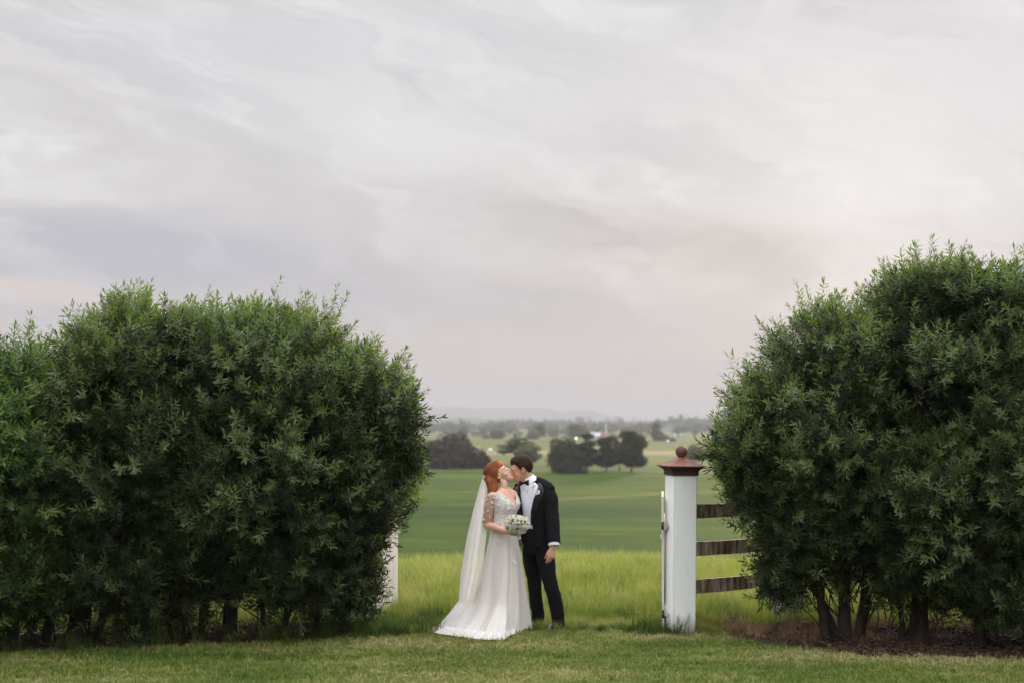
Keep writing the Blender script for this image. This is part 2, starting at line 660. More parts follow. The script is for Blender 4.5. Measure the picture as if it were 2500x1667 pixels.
M_weed = grass_mat('dark weeds', [(0.4, (0.035, 0.068, 0.010)), (0.6, (0.10, 0.15, 0.028))], 2.0, 9.0, 0.3, (0.12, 0.22, 0.04))
M_dry = grass_mat('dry rusty grass', [(0.38, (0.10, 0.075, 0.03)), (0.5, (0.20, 0.125, 0.065)), (0.62, (0.34, 0.24, 0.14))], 2.0, 9.0, 0.3, (0.4, 0.2, 0.1))


def ground_mat(name, stops, scale, stretch=(1, 1, 1), bump=0.6, bscale=30, fine=12.0):
    m = bpy.data.materials.new(name)
    m.use_nodes = True
    N = NT(m.node_tree)
    b = m.node_tree.nodes['Principled BSDF']
    gm = N.n('ShaderNodeNewGeometry')
    f = N.noise(N.mapping(gm.outputs['Position'], stretch), scale, 6, 0.62, 0.3)
    f2 = N.noise(gm.outputs['Position'], fine, 4, 0.65)
    N.l(N.ramp(N.math('ADD', N.math('MULTIPLY', f, 0.68), N.math('MULTIPLY', f2, 0.32)), stops), b.inputs['Base Color'])
    b.inputs['Roughness'].default_value = 0.9
    b.inputs['Specular IOR Level'].default_value = 0.1
    bn = N.n('ShaderNodeBump')
    bn.inputs['Strength'].default_value = bump
    bn.inputs['Distance'].default_value = 0.03
    N.l(N.noise(gm.outputs['Position'], bscale, 4), bn.inputs['Height'])
    N.l(bn.outputs[0], b.inputs['Normal'])
    return m


M_lawn_g = ground_mat('lawn soil', [(0.36, (0.055, 0.085, 0.03)), (0.46, (0.09, 0.12, 0.045)), (0.54, (0.15, 0.155, 0.075)), (0.62, (0.26, 0.23, 0.14))], 0.55, (0.45, 1.6, 1))
M_mulch = ground_mat('mulch soil', [(0.38, (0.009, 0.006, 0.0045)), (0.5, (0.022, 0.014, 0.010)), (0.62, (0.05, 0.032, 0.022))], 3.0, (1, 1, 1), 1.0, 40)


def field_material():
    m = bpy.data.materials.new('valley pasture')
    m.use_nodes = True
    N = NT(m.node_tree)
    b = m.node_tree.nodes['Principled BSDF']
    gm = N.n('ShaderNodeNewGeometry')
    P = gm.outputs['Position']
    sp = N.n('ShaderNodeSeparateXYZ')
    N.l(P, sp.inputs[0])
    y = sp.outputs['Y']
    wob = N.math('MULTIPLY', N.math('SUBTRACT', N.noise(N.mapping(P, (0.3, 1, 1)), 0.006, 3), 0.5), 260.0)
    f = N.noise(N.mapping(P, (0.35, 1.0, 1)), 0.028, 7, 0.62)
    f2 = N.noise(N.mapping(P, (0.5, 1.0, 1)), 0.35, 5, 0.65)
    f3 = N.noise(N.mapping(P, (0.12, 1.0, 1)), 0.16, 6, 0.7)
    ff = N.math('ADD', N.math('MULTIPLY', f, 0.40), N.math('ADD', N.math('MULTIPLY', f2, 0.25), N.math('MULTIPLY', f3, 0.35)))
    green = N.ramp(ff, [(0.41, (0.010, 0.033, 0.0006)), (0.5, (0.024, 0.052, 0.001)), (0.59, (0.054, 0.078, 0.003))])
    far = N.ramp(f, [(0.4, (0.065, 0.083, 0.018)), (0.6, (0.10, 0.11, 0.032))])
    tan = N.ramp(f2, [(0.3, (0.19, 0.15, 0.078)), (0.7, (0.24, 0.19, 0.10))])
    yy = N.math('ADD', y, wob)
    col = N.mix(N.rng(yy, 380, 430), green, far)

    def band(a, b_, s):
        return N.math('MULTIPLY', N.rng(y, a, a + s, 0, 1, True), N.rng(y, b_, b_ - s, 0, 1, True))
    col = N.mix(N.math('MULTIPLY', band(585, 690, 12), 0.85), col, tan)
    col = N.mix(N.math('MULTIPLY', band(352, 385, 8), N.rng(N.noise(P, 0.012, 2), 0.42, 0.6, 0, 0.7)), col, tan)
    x = sp.outputs['X']
    trk = N.math('MULTIPLY', N.math('ABSOLUTE', N.math('SUBTRACT', N.math('ADD', y, N.math('MULTIPLY', x, -0.9)), 222.0)), 1.0)
    col = N.mix(N.math('MULTIPLY', N.rng(trk, 7, 1, 0, 0.45, True), N.rng(x, -12, 12, 0, 0.55)), col, tan)
    col = N.mix(N.math('MULTIPLY', band(560, 583, 5), 0.55), col, (0.05, 0.10, 0.04))
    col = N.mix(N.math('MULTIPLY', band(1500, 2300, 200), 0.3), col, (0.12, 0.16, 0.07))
    N.l(col, b.inputs['Base Color'])
    b.inputs['Roughness'].default_value = 0.95
    b.inputs['Specular IOR Level'].default_value = 0.05
    bn = N.n('ShaderNodeBump')
    bn.inputs['Strength'].default_value = 0.7
    bn.inputs['Distance'].default_value = 0.25
    N.l(N.noise(P, 2.0, 5), bn.inputs['Height'])
    N.l(bn.outputs[0], b.inputs['Normal'])
    return m


M_field = field_material()
M_hill = material('far hill woods', (0.10, 0.12, 0.09), 0.95, 0.05, (0.06, 0.08, 0.05), 0.004)


# ------------------------------------------------------------------ land
def sheet(name, xs, ys, mat, dz=0.0, hf=H):
    X, Y = np.meshgrid(xs, ys)
    Z = hf(X, Y) + dz
    V = np.stack([X.ravel(), Y.ravel(), Z.ravel()], 1)
    nx, ny = len(xs), len(ys)
    i = (np.arange(ny - 1)[:, None] * nx + np.arange(nx - 1)[None, :]).ravel()
    F = np.stack([i, i + 1, i + 1 + nx, i + nx], 1)
    o = bpy.data.objects.new(name, np_mesh(name, V, F, mat, True))
    COL.objects.link(o)
    return tag(o, kind='structure')


gxs = np.concatenate([-np.geomspace(9000, 14, 40), np.linspace(-12, 12, 49), np.geomspace(14, 9000, 40)])
sheet('lawn', gxs, np.concatenate([-np.geomspace(1500, 20, 12), np.linspace(-16, 15.4, 60)]), M_lawn_g)
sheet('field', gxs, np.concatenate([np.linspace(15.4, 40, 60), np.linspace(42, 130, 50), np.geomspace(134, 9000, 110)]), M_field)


def ridge(name, Y, prof, depth, mat, seed):
    """a long hill with the skyline prof [(px, py)...], real depth and slopes"""
    px = np.array([p[0] for p in prof], float)
    zt = np.array([at(p[0], p[1], Y).z for p in prof])
    xw = (px - 1250) / FOC * Y
    xs = np.linspace(xw[0], xw[-1], 160)
    top = np.interp(xs, xw, zt)
    rr = np.random.default_rng(seed)
    top = top + np.interp(xs, np.linspace(xs[0], xs[-1], 60), rr.normal(0, 0.018, 60)) * (top + 12)
    ks = np.linspace(-1, 1, 21)
    X, K = np.meshgrid(xs, ks)
    prof_k = np.cos(K * math.pi / 2) ** 1.3
    Z = -11.5 + (top[None, :] + 11.5) * prof_k + rr.normal(0, 0.01, X.shape) * (top[None, :] + 12)
    V = np.stack([X.ravel(), (Y + K * depth).ravel(), Z.ravel()], 1)
    nx, ny = len(xs), len(ks)
    i = (np.arange(ny - 1)[:, None] * nx + np.arange(nx - 1)[None, :]).ravel()
    F = np.stack([i, i + 1, i + 1 + nx, i + nx], 1)
    o = bpy.data.objects.new(name, np_mesh(name, V, F, mat, True))
    COL.objects.link(o)
    return tag(o, kind='structure')


ridge('far_hills', 8500, [(-1500, 1000), (200, 990), (700, 996), (1040, 992), (1075, 993), (1120, 991), (1160, 997), (1220, 996), (1330, 994), (1375, 1004), (1405, 1001), (1440, 1000), (1470, 1008), (1490, 1018), (1560, 1024), (1900, 1027), (2700, 1020), (4000, 1026)], 500, M_hill, 3)
ridge('low_hills', 4200, [(-800, 1022), (600, 1020), (1050, 1023), (1120, 1019), (1170, 1018), (1200, 1023), (1260, 1019), (1320, 1026), (1480, 1031), (1800, 1028), (3200, 1026)], 300, M_hill, 5)
ridge('wooded_rise', 2500, [(1560, 1052), (1600, 1040), (1650, 1026), (1700, 1024), (1760, 1030), (1900, 1034), (2600, 1036), (3400, 1045)], 200, M_hill, 6)

# ------------------------------------------------------------------ haze
hz = G().box((0, 3750, 64), (9300, 5700, 78)).build('haze', None, None, False)
tag(hz, kind='stuff')
m = bpy.data.materials.new('haze air')
m.use_nodes = True
m.node_tree.nodes.clear()
N = NT(m.node_tree)
pv = N.n('ShaderNodeVolumePrincipled')
pv.inputs['Color'].default_value = (0.58, 0.575, 0.60, 1)
pv.inputs['Density'].default_value = 0.00023
o_ = N.n('ShaderNodeOutputMaterial')
N.l(pv.outputs[0], o_.inputs['Volume'])
hz.data.materials.append(m)


# ------------------------------------------------------------------ distant trees
def leaf_cloud(n, lobes, size, rng, flat=0.0):
    """n small quads through a set of lobes (c, r) in unit space; returns V, F"""
    wts = np.array([r[0] * r[1] * r[2] for _, r in lobes])
    k = rng.choice(len(lobes), n, p=wts / wts.sum())
    C = np.array([c for c, _ in lobes])[k]
    Rr = np.array([r for _, r in lobes])[k]
    d = rng.normal(size=(n, 3))
    d /= np.linalg.norm(d, axis=1)[:, None]
    rad = rng.random(n) ** 0.33 * rng.uniform(0.82, 1.08, n)
    P = C + d * rad[:, None] * Rr
    a = rng.normal(size=(n, 3))
    a /= np.linalg.norm(a, axis=1)[:, None]
    b = np.cross(a, rng.normal(size=(n, 3)))
    b /= np.linalg.norm(b, axis=1)[:, None]
    s = size * rng.uniform(0.5, 1.3, n)[:, None]
    V = np.stack([P - a * s, P - b * s * 0.6, P + a * s, P + b * s * 0.6], 1).reshape(-1, 3)
    F = np.arange(4 * n).reshape(-1, 4)
    return V, F


M_ft = [leaf_material('dark tree foliage', (0.016, 0.028, 0.010), (0.028, 0.042, 0.014), 0.15, (0.05, 0.07, 0.015), 0.8, 0.1, 0.15, (0.034, 0.040, 0.014), 0.5),
        leaf_material('gum tree foliage', (0.085, 0.105, 0.052), (0.115, 0.13, 0.068), 0.25, (0.2, 0.22, 0.08), 0.7, 0.2, 0.15, (0.15, 0.15, 0.085), 0.5),
        leaf_material('brown scrub foliage', (0.026, 0.023, 0.016), (0.036, 0.029, 0.021), 0.12, (0.09, 0.07, 0.04), 0.8, 0.1, 0.15, (0.035, 0.035, 0.024), 0.5)]


def tree_protos(kind, seed):
    """unit tree: height 1, crown mesh and trunk mesh"""
    rng = np.random.default_rng(seed)
    lobes = []
    if kind == 'round':
        tr_h = 0.16
        for i in range(16):
            a, z = rng.uniform(0, 6.28), rng.uniform(0.17, 0.84)
            w_ = 0.25 * math.sin(min(1, (1.08 - z) * 1.5) * 1.57)
            lobes.append(((math.cos(a) * w_, math.sin(a) * w_, z), (0.155, 0.155, 0.12)))
        lobes.append(((0, 0, 0.50), (0.25, 0.25, 0.36)))
        lobes.append(((0.05, 0, 0.28), (0.27, 0.27, 0.17)))
        n, sz = 9000, 0.026
    elif kind == 'airy':
        tr_h = 0.3
        for i in range(17):
            a, z = rng.uniform(0, 6.28), rng.uniform(0.36, 0.92)
            w_ = rng.uniform(0.12, 0.33)
            lobes.append(((math.cos(a) * w_, math.sin(a) * w_, z), (0.11, 0.11, 0.065)))
        lobes.append(((0.03, 0, 0.6), (0.22, 0.22, 0.2)))
        n, sz = 5200, 0.027
    elif kind == 'tall':
        tr_h = 0.14
        for i in range(12):
            a, z = rng.uniform(0, 6.28), rng.uniform(0.22, 0.93)
            w_ = 0.16 * (1.1 - z) + 0.05
            lobes.append(((math.cos(a) * w_, math.sin(a) * w_, z), (0.13, 0.13, 0.09)))
        lobes.append(((0, 0, 0.5), (0.13, 0.13, 0.34)))
        lobes.append(((0.02, 0, 0.30), (0.22, 0.22, 0.19)))
        n, sz = 7500, 0.026
    else:   # bush
        tr_h = 0.02
        for i in range(15):
            a = rng.uniform(0, 6.28)
            w_ = rng.uniform(0.05, 0.42)
            lobes.append(((math.cos(a) * w_, math.sin(a) * w_, rng.uniform(0.1, 0.80 - w_ * 0.55)), (0.23, 0.23, 0.19)))
        lobes.append(((0, 0, 0.3), (0.5, 0.5, 0.3)))
        n, sz = 8000, 0.03
    V, F = leaf_cloud(n, lobes, sz, rng)
    V[:, 2] = np.maximum(V[:, 2], 0.01)
    g = G()
    g.tube([(0, 0, -0.02), (0.01, 0, tr_h), (0.0, 0.01, tr_h + 0.25), (0.01, 0, 0.75)], [0.03, 0.022, 0.014, 0.005], 6, 2)
    for i in range(5):
        a = rng.uniform(0, 6.28)
        z0 = tr_h + rng.uniform(0, 0.2)
        g.tube([(0, 0, z0), (math.cos(a) * 0.1, math.sin(a) * 0.1, z0 + 0.14), (math.cos(a) * 0.24, math.sin(a) * 0.24, z0 + 0.26)], [0.013, 0.009, 0.003], 5, 1)
    return V, F, g


TP = {}


def far_tree(name, label, kind, px, base_py, top_py, w_px, mi, cat='tree', group=None, seed=1, Y=None):
    if Y is None:
        Y = (CAMZ + 10.0) * FOC / (base_py - 1035)
    p = at(px, base_py, Y)
    z0 = float(H(p.x, Y))
    h = at(px, top_py, Y).z - z0
    wd = w_px / FOC * Y
    key = (kind, mi, seed % 3)
    if key not in TP:
        V, F, g = tree_protos(kind, 100 + seed % 3 + 10 * len(kind))
        me = np_mesh('crown', V, F, M_ft[mi])
        TP[key] = (me, g, float(np.percentile(V[:, 0], 99) - np.percentile(V[:, 0], 1)), float(np.percentile(V[:, 2], 99.5)))
    me, g, w0, z1 = TP[key]
    root = empty(name, (p.x, Y, z0), label, cat, group)
    s = wd / w0
    cr = bpy.data.objects.new('crown', me)
    cr.scale = (s, s, h / z1)
    cr.rotation_euler = (0, 0, seed * 1.3)
    COL.objects.link(cr)
    cr.parent = root
    tk = key + ('t',)
    if tk not in TP:
        me2 = bpy.data.meshes.new('trunk')
        me2.from_pydata([tuple(v) for v in g.v], [], g.f)
        me2.materials.append(M_bark)
        me2.shade_smooth()
        TP[tk] = me2
    t = bpy.data.objects.new('trunk', TP[tk])
    t.scale = (h * 0.8, h * 0.8, h)
    COL.objects.link(t)
    t.parent = root
    return root


GN = 'trees at the foot of the near field'
for a in [
    ('scrub_thicket', 'big brown-grey thicket showing past the left hedge, at the field edge', 'bush', 1090, 1142, 1062, 170, 2, 'thicket', None, 1),
    ('scrub_thicket', 'lower brown thicket just right of the big one by the left hedge', 'bush', 1126, 1141, 1086, 60, 2, 'thicket', None, 2),
    ('round_tree', 'small round dark tree alone beside the brown thicket', 'bush', 1178, 1142, 1106, 46, 0, 'tree', GN, 2),
    ('gum_tree', 'pale loose-crowned tree seen right behind the heads of the couple', 'airy', 1258, 1134, 1068, 92, 1, 'tree', GN, 1),
    ('gum_tree', 'dull green tree half hidden by the head of the man in the suit', 'round', 1290, 1140, 1085, 64, 1, 'tree', GN, 2),
    ('field_tree', 'broad bushy tree with foliage to the ground, leftmost of the dark clump', 'bush', 1380, 1156, 1074, 92, 0, 'tree', GN, 1),
    ('field_tree', 'greyer tree top rising in the left part of the dark clump', 'airy', 1368, 1152, 1070, 60, 1, 'tree', GN, 2),
    ('field_tree', 'slim tall tree second in the dark clump, beside the broad bushy one', 'tall', 1430, 1149, 1060, 58, 0, 'tree', GN, 0),
    ('field_tree', 'mid-sized dark tree in the middle of the dark clump', 'tall', 1480, 1150, 1068, 64, 0, 'tree', GN, 1),
    ('field_tree', 'small thin tree filling the gap left of the tallest tree', 'airy', 1512, 1151, 1078, 50, 0, 'tree', GN, 0),
    ('field_tree', 'tallest and fullest dark tree, rightmost of the clump, on a short trunk', 'round', 1541, 1154, 1054, 78, 0, 'tree', GN, 1),
]:
    far_tree(*a)
GM = 'trees scattered along the far paddocks'
for i, a in enumerate([
    (1130, 1071, 1039, 24, 'tall', 1, 'lone upright tree above the brown thicket, left of the far paddocks'),
    (1185, 1070, 1056, 20, 'bush', 1, 'low grey shrub beside the domed far tree'),
    (1214, 1070, 1050, 36, 'bush', 2, 'domed brown-grey tree standing above the bride'),
    (1258, 1066, 1056, 10, 'bush', 0, 'tiny dark shrub alone in the far paddock above the couple'),
    (1300, 1072, 1048, 30, 'bush', 1, 'wide low tree in front of the tall gum above the man'),
    (1316, 1071, 1032, 30, 'round', 1, 'tall gum above and right of the head of the man'),
    (1350, 1064, 1045, 28, 'bush', 1, 'low dark-topped tree left of the small white shed'),
    (1412, 1073, 1034, 52, 'round', 1, 'biggest pale far tree, between the two pale-roofed sheds'),
    (1497, 1074, 1058, 22, 'bush', 1, 'small tree right of the red-roofed house'),
    (1531, 1068, 1042, 30, 'round', 1, 'grey tree peering over the tallest dark tree'),
    (1603, 1077, 1032, 30, 'tall', 1, 'tall slim tree above the white gatepost'),
    (1618, 1077, 1060, 44, 'bush', 1, 'low shrubbery at the foot of the tall slim tree'),
    (1641, 1078, 1068, 18, 'bush', 1, 'tiny shrub by the white dot right of the slim tree'),
    (1700, 1120, 1085, 60, 'bush', 1, 'bush behind the rusty ball of the gatepost'),
]):
    far_tree('far_tree', a[6], a[4], a[0], a[1], a[2], a[3], a[5], 'tree', GM, i)

# far woods: one mass each
M_wood = leaf_material('far wood foliage', (0.045, 0.062, 0.035), (0.070, 0.085, 0.045), 0.15, (0.1, 0.13, 0.05), 0.8, 0.1, 0.02, (0.085, 0.09, 0.055), 0.06)


def woods(name, Y, x0, x1, n, hmin, hmax, spread, seed, gap=0.0, base=None):
    rng = np.random.default_rng(seed)
    Vs, Fs, o = [], [], 0
    for i in range(n):
        px = rng.uniform(x0, x1)
        yy = Y + rng.uniform(-spread, spread)
        x = (px - 1250) / FOC * yy
        if gap and mnoise.noise(Vector((px * 0.02, seed, 0))) < gap - 0.5:
            continue
        h = rng.uniform(hmin, hmax) * (1.35 if rng.random() < 0.12 else 1)
        wd = h * rng.uniform(0.35, 0.8)
        z0 = float(H(x, yy)) if base is None else base(px)
        lobes = [((x + rng.normal(0, wd * 0.4), yy + rng.normal(0, wd * 0.4), z0 + h * rng.uniform(0.3, 0.8)), (wd * 0.5, wd * 0.5, h * 0.26)) for _ in range(4)]
        lobes.append(((x, yy, z0 + h * 0.5), (wd * 0.6, wd * 0.6, h * 0.45)))
        V, F = leaf_cloud(90, lobes, h * 0.092, rng)
        Vs.append(V)
        Fs.append(F + o)
        o += len(V)
    ob = bpy.data.objects.new(name, np_mesh(name, np.concatenate(Vs), np.concatenate(Fs), M_wood))
    COL.objects.link(ob)
    return tag(ob, kind='stuff')


woods('scattered_wood', 1500, -700, 3200, 640, 5, 11, 260, 21, 0.5)
woods('town_trees', 2100, -700, 3200, 1900, 8, 16, 380, 22, 0.3)
woods('far_woodland', 3000, -700, 3200, 1450, 11, 22, 350, 23)
woods('hill_wood', 2500, 1570, 2700, 600, 10, 17, 150, 24, 0.0, lambda px: float(np.interp(px, [1570, 1650, 1700, 1760, 2000, 2700], [-8, 2, 3, 0, -2, -4])) - 4)

# ------------------------------------------------------------------ distant houses, bales, lamp
M_wall = [material('cream wall', (0.62, 0.58, 0.52), 0.8, 0.2, (0.52, 0.48, 0.43), 0.8), material('brick wall', (0.36, 0.17, 0.12), 0.85, 0.2, (0.28, 0.13, 0.09), 1.5)]
M_roof = [material('pale tin roof', (0.50, 0.50, 0.52), 0.7, 0.2, (0.42, 0.43, 0.45), 0.6), material('red roof', (0.27, 0.13, 0.10), 0.8, 0.2, (0.22, 0.11, 0.09), 0.6)]
M_pane = material('dark pane', (0.04, 0.045, 0.05), 0.2, 0.6)


def house(px, base_py, w_px, h_px, label, rm=0, wm=0, rise=0.45, rot=0.1, Y=None, cat='house'):
    if Y is None:
        Y = (CAMZ + 10.0) * FOC / (base_py - 1035)
    p = at(px, base_py, Y)
    z0 = float(H(p.x, Y))
    wd = w_px / FOC * Y
    h = max(3.0, h_px / FOC * Y)
    root = empty('house' if cat == 'house' else 'farm_shed', (p.x, Y, z0), label, cat, 'far houses and sheds')
    M = Matrix.Rotation(rot, 3, 'Z')
    O = Vector((p.x, Y, z0))
    d = min(wd * 0.6, 9)
    wh = h * (1 - rise)
    G().box(O + Vector((0, 0, wh / 2 - 0.1)), (wd / 2, d / 2, wh / 2 + 0.1), M).build('wall', M_wall[wm], root, False)
    rv = [(-wd / 2 - .4, -d / 2 - .5, wh - .1), (wd / 2 + .4, -d / 2 - .5, wh - .1), (wd / 2 + .4, d / 2 + .5, wh - .1), (-wd / 2 - .4, d / 2 + .5, wh - .1), (-wd / 2 - .1, 0, h), (wd / 2 + .1, 0, h)]
    G().add([O + M @ Vector(v) for v in rv], [(0, 1, 5, 4), (2, 3, 4, 5), (0, 4, 3), (1, 2, 5), (3, 2, 1, 0)]).build('roof', M_roof[rm], root, False)
    for s in (-0.3, 0.28):
        G().box(O + M @ Vector((wd * s, -d / 2 - 0.04, wh * 0.55)), (min(1.0, wd * 0.1), 0.05, wh * 0.2), M).build('window', M_pane, root, False)
    G().box(O + M @ Vector((0, -d / 2 - 0.04, wh * 0.38)), (0.5, 0.05, wh * 0.38), M).build('door', M_pane, root, False)
    return root


house(1450, 1070, 34, 16, 'long farm shed with a pale tin roof right of the biggest far tree', 0, 0, 0.6, -0.15, cat='shed')
house(1376, 1064, 22, 8, 'small shed with a white roof left of the biggest far tree', 0, 0, 0.6, 0.1, cat='shed')
house(1480, 1071, 26, 15, 'low brick house with a red roof beside the small lit lamp', 1, 1, 0.5, 0.1)
house(1345, 1050, 12, 5, 'tiny white house in the trees above the small white-roofed shed', 0, 0, 0.5, 0.2, 2000)
house(1195, 1048, 16, 7, 'white-roofed house above the domed far tree over the bride', 0, 0, 0.55, 0.25, 1900)
house(1162, 1050, 9, 9, 'narrow white house right of the lone upright tree', 0, 0, 0.4, 0.0, 1900)
house(1085, 1048, 46, 6, 'long pale building near the left hedge, below the low blue ridge', 0, 0, 0.5, 0.1, 2300)
house(1586, 1049, 9, 6, 'small white house left of the tall slim tree', 0, 0, 0.5, 0.1, 2050)
house(1655, 1064, 16, 6, 'white-roofed house right of the tall slim tree, near the right hedge', 0, 0, 0.6, -0.1, 1450)
house(1663, 1038, 14, 6, 'pinkish house on the wooded rise near the right hedge', 1, 0, 0.5, 0.0, 2250)
M_bale = material('white bale wrap', (0.75, 0.76, 0.77), 0.4, 0.5, (0.62, 0.63, 0.65), 2, 0.3, 6)
for px, py, lab in [(1168, 1096, 'white wrapped bale in the far paddock, the left one of two'), (1197, 1100, 'white wrapped bale in the far paddock, the right one of two'), (1630, 1081, 'single white wrapped bale below the low shrubbery near the right hedge')]:
    Y = (CAMZ + 10) * FOC / (py - 1035)
    p = at(px, py, Y)
    z0 = float(H(p.x, Y))
    b_ = G().tube([(p.x - 0.8, Y, z0 + 0.78), (p.x + 0.8, Y + 0.2, z0 + 0.78)], [0.82, 0.82], 16, 1, False).build('wrapped_bale', M_bale)
    tag(b_, lab, 'bale', 'white wrapped bales')
Y = 1150
p = at(1407, 1068, Y)
zl = float(H(p.x, Y))
lampo = empty('yard_lamp', (p.x, Y, zl), 'lit warm yard lamp on a pole left of the red-roofed house', 'lamp')
M_grey = material('galvanised steel', (0.35, 0.36, 0.37), 0.5, 0.5)
G().tube([(p.x, Y, zl), (p.x, Y, p.z - 0.5)], [0.12, 0.08], 8, 1).build('pole', M_grey, lampo)
M_em = bpy.data.materials.new('lamp glow')
M_em.use_nodes = True
bb = M_em.node_tree.nodes['Principled BSDF']
bb.inputs['Emission Color'].default_value = (1, 0.62, 0.42, 1)
bb.inputs['Emission Strength'].default_value = 9.0
G().ell((p.x, Y, p.z), 0.75).build('globe', M_em, lampo)
Y = 1300
p, q = at(1479, 1062, Y), at(1479, 1035, Y)
mast = G().tube([(p.x, Y, float(H(p.x, Y))), (p.x, Y, q.z)], [0.7, 0.45], 10, 1).build('white_silo_mast', material('white paint far', (0.7, 0.7, 0.7), 0.5))
tag(mast, 'tall thin white mast standing behind the red-roofed house', 'mast')

# ------------------------------------------------------------------ hedge shrubs
def sprig_mesh(name, rng, mat, n=24, L=0.235, leaf=0.084, wid=0.0064, droop=0.25, spread=0.75):
    """a shoot along +Z with narrow pointed leaves, folded and arched"""
    V, F = [], []
    bend = rng.uniform(-0.06, 0.06, 2)

    def stem(t):
        return np.array([bend[0] * t * t, bend[1] * t * t, L * t])
    # stem: thin three-sided
    for k in range(4):
        c_ = stem(k / 3)
        for a in range(3):
            an = a * 2.094
            r = 0.0028 * (1 - 0.7 * k / 3)
            V.append(c_ + np.array([math.cos(an) * r, math.sin(an) * r, 0]))
    for k in range(3):
        for a in range(3):
            b = (a + 1) % 3
            F.append((k * 3 + a, k * 3 + b, k * 3 + 3 + b, k * 3 + 3 + a))
    nstem = len(F)
    for i in range(n):
        t = 0.12 + 0.88 * (i + rng.uniform(-0.3, 0.3)) / n
        t = min(max(t, 0.02), 1.0)
        c_ = stem(t)
        az = i * 2.4 + rng.uniform(-0.5, 0.5)
        el = rng.uniform(0.25, 0.75) + (0.55 * (t > 0.85)) + 0.15 * t      # angle up from the side
        out = np.array([math.cos(az) * math.cos(el), math.sin(az) * math.cos(el), math.sin(el)])
        side = np.array([-math.sin(az), math.cos(az), 0.0])
        tw = rng.uniform(-0.7, 0.7)
        upv = np.cross(side, out)
        side = side * math.cos(tw) + upv * math.sin(tw)
        upv = np.cross(side, out)
        l = leaf * rng.uniform(0.65, 1.15) * (0.75 if t > 0.9 else 1)
        w_ = wid * rng.uniform(0.8, 1.2)
        dr = -upv * l * droop * rng.uniform(-0.3, 1.0) * (1 if upv[2] > 0 else -1)
        b0 = c_
        m1 = c_ + out * l * 0.38 + dr * 0.12
        m2 = c_ + out * l * 0.72 + dr * 0.5
        tip = c_ + out * l + dr
        o = len(V)
        fold = upv * w_ * 0.35
        V += [b0, m1 - side * w_ + fold, m1 + side * w_ + fold, m2 - side * w_ * 0.72 + fold * .6, m2 + side * w_ * 0.72 + fold * .6, tip, m1, m2]
        F += [(o, o + 6, o + 1), (o, o + 2, o + 6), (o + 1, o + 6, o + 7, o + 3), (o + 6, o + 2, o + 4, o + 7), (o + 3, o + 7, o + 5), (o + 7, o + 4, o + 5)]
    me = bpy.data.meshes.new(name)
    me.from_pydata([tuple(v) for v in V], [], F)
    me.materials.append(mat)
    me.materials.append(M_twig)
    for i in range(nstem):
        me.polygons[i].material_index = 1
    me.update()
    return me


srng = np.random.default_rng(5)
SPRIGS = proto_collection('leaf_shoot', [sprig_mesh('leafy_shoot', srng, M_leaf, n=int(srng.integers(20, 27))) for _ in range(6)] + [sprig_mesh('lit_young_shoot', srng, M_leaf_tip, n=int(srng.integers(18, 25)), wid=0.0068) for _ in range(5)])
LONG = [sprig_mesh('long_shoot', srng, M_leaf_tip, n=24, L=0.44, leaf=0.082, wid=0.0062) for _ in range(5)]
LONG_P = [sprig_mesh('long_fresh_shoot', srng, M_leaf_pale_lit, n=24, L=0.42, leaf=0.086, wid=0.0075) for _ in range(4)]
SPRIGS_P = proto_collection('fresh_shoot', [sprig_mesh('fresh_shoot', srng, M_leaf_pale, n=int(srng.integers(18, 25)), leaf=0.088, wid=0.0080) for _ in range(6)] + [sprig_mesh('lit_fresh_shoot', srng, M_leaf_pale_lit, n=int(srng.integers(16, 23)), leaf=0.088, wid=0.0082) for _ in range(5)])


def dirs_to_euler(D, rng):
    """rotations that take +Z to D with a random spin about it (XYZ euler)"""
    n = len(D)
    spin = rng.uniform(0, 2 * math.pi, n)
    E = np.zeros((n, 3))
    # R = Rz(phi) Ry(theta) Rz(spin) -> matrix -> euler XYZ
    th = np.arccos(np.clip(D[:, 2], -1, 1))
    ph = np.arctan2(D[:, 1], D[:, 0])
    cp, sp_, ct, st, cs, ss = np.cos(ph), np.sin(ph), np.cos(th), np.sin(th), np.cos(spin), np.sin(spin)
    r00 = cp * ct * cs - sp_ * ss
    r10 = sp_ * ct * cs + cp * ss
    r20 = -st * cs
    r21 = st * ss
    r22 = ct
    E[:, 0] = np.arctan2(r21, r22)
    E[:, 1] = np.arcsin(np.clip(-r20, -1, 1))
    E[:, 2] = np.arctan2(r10, r00)
    return E


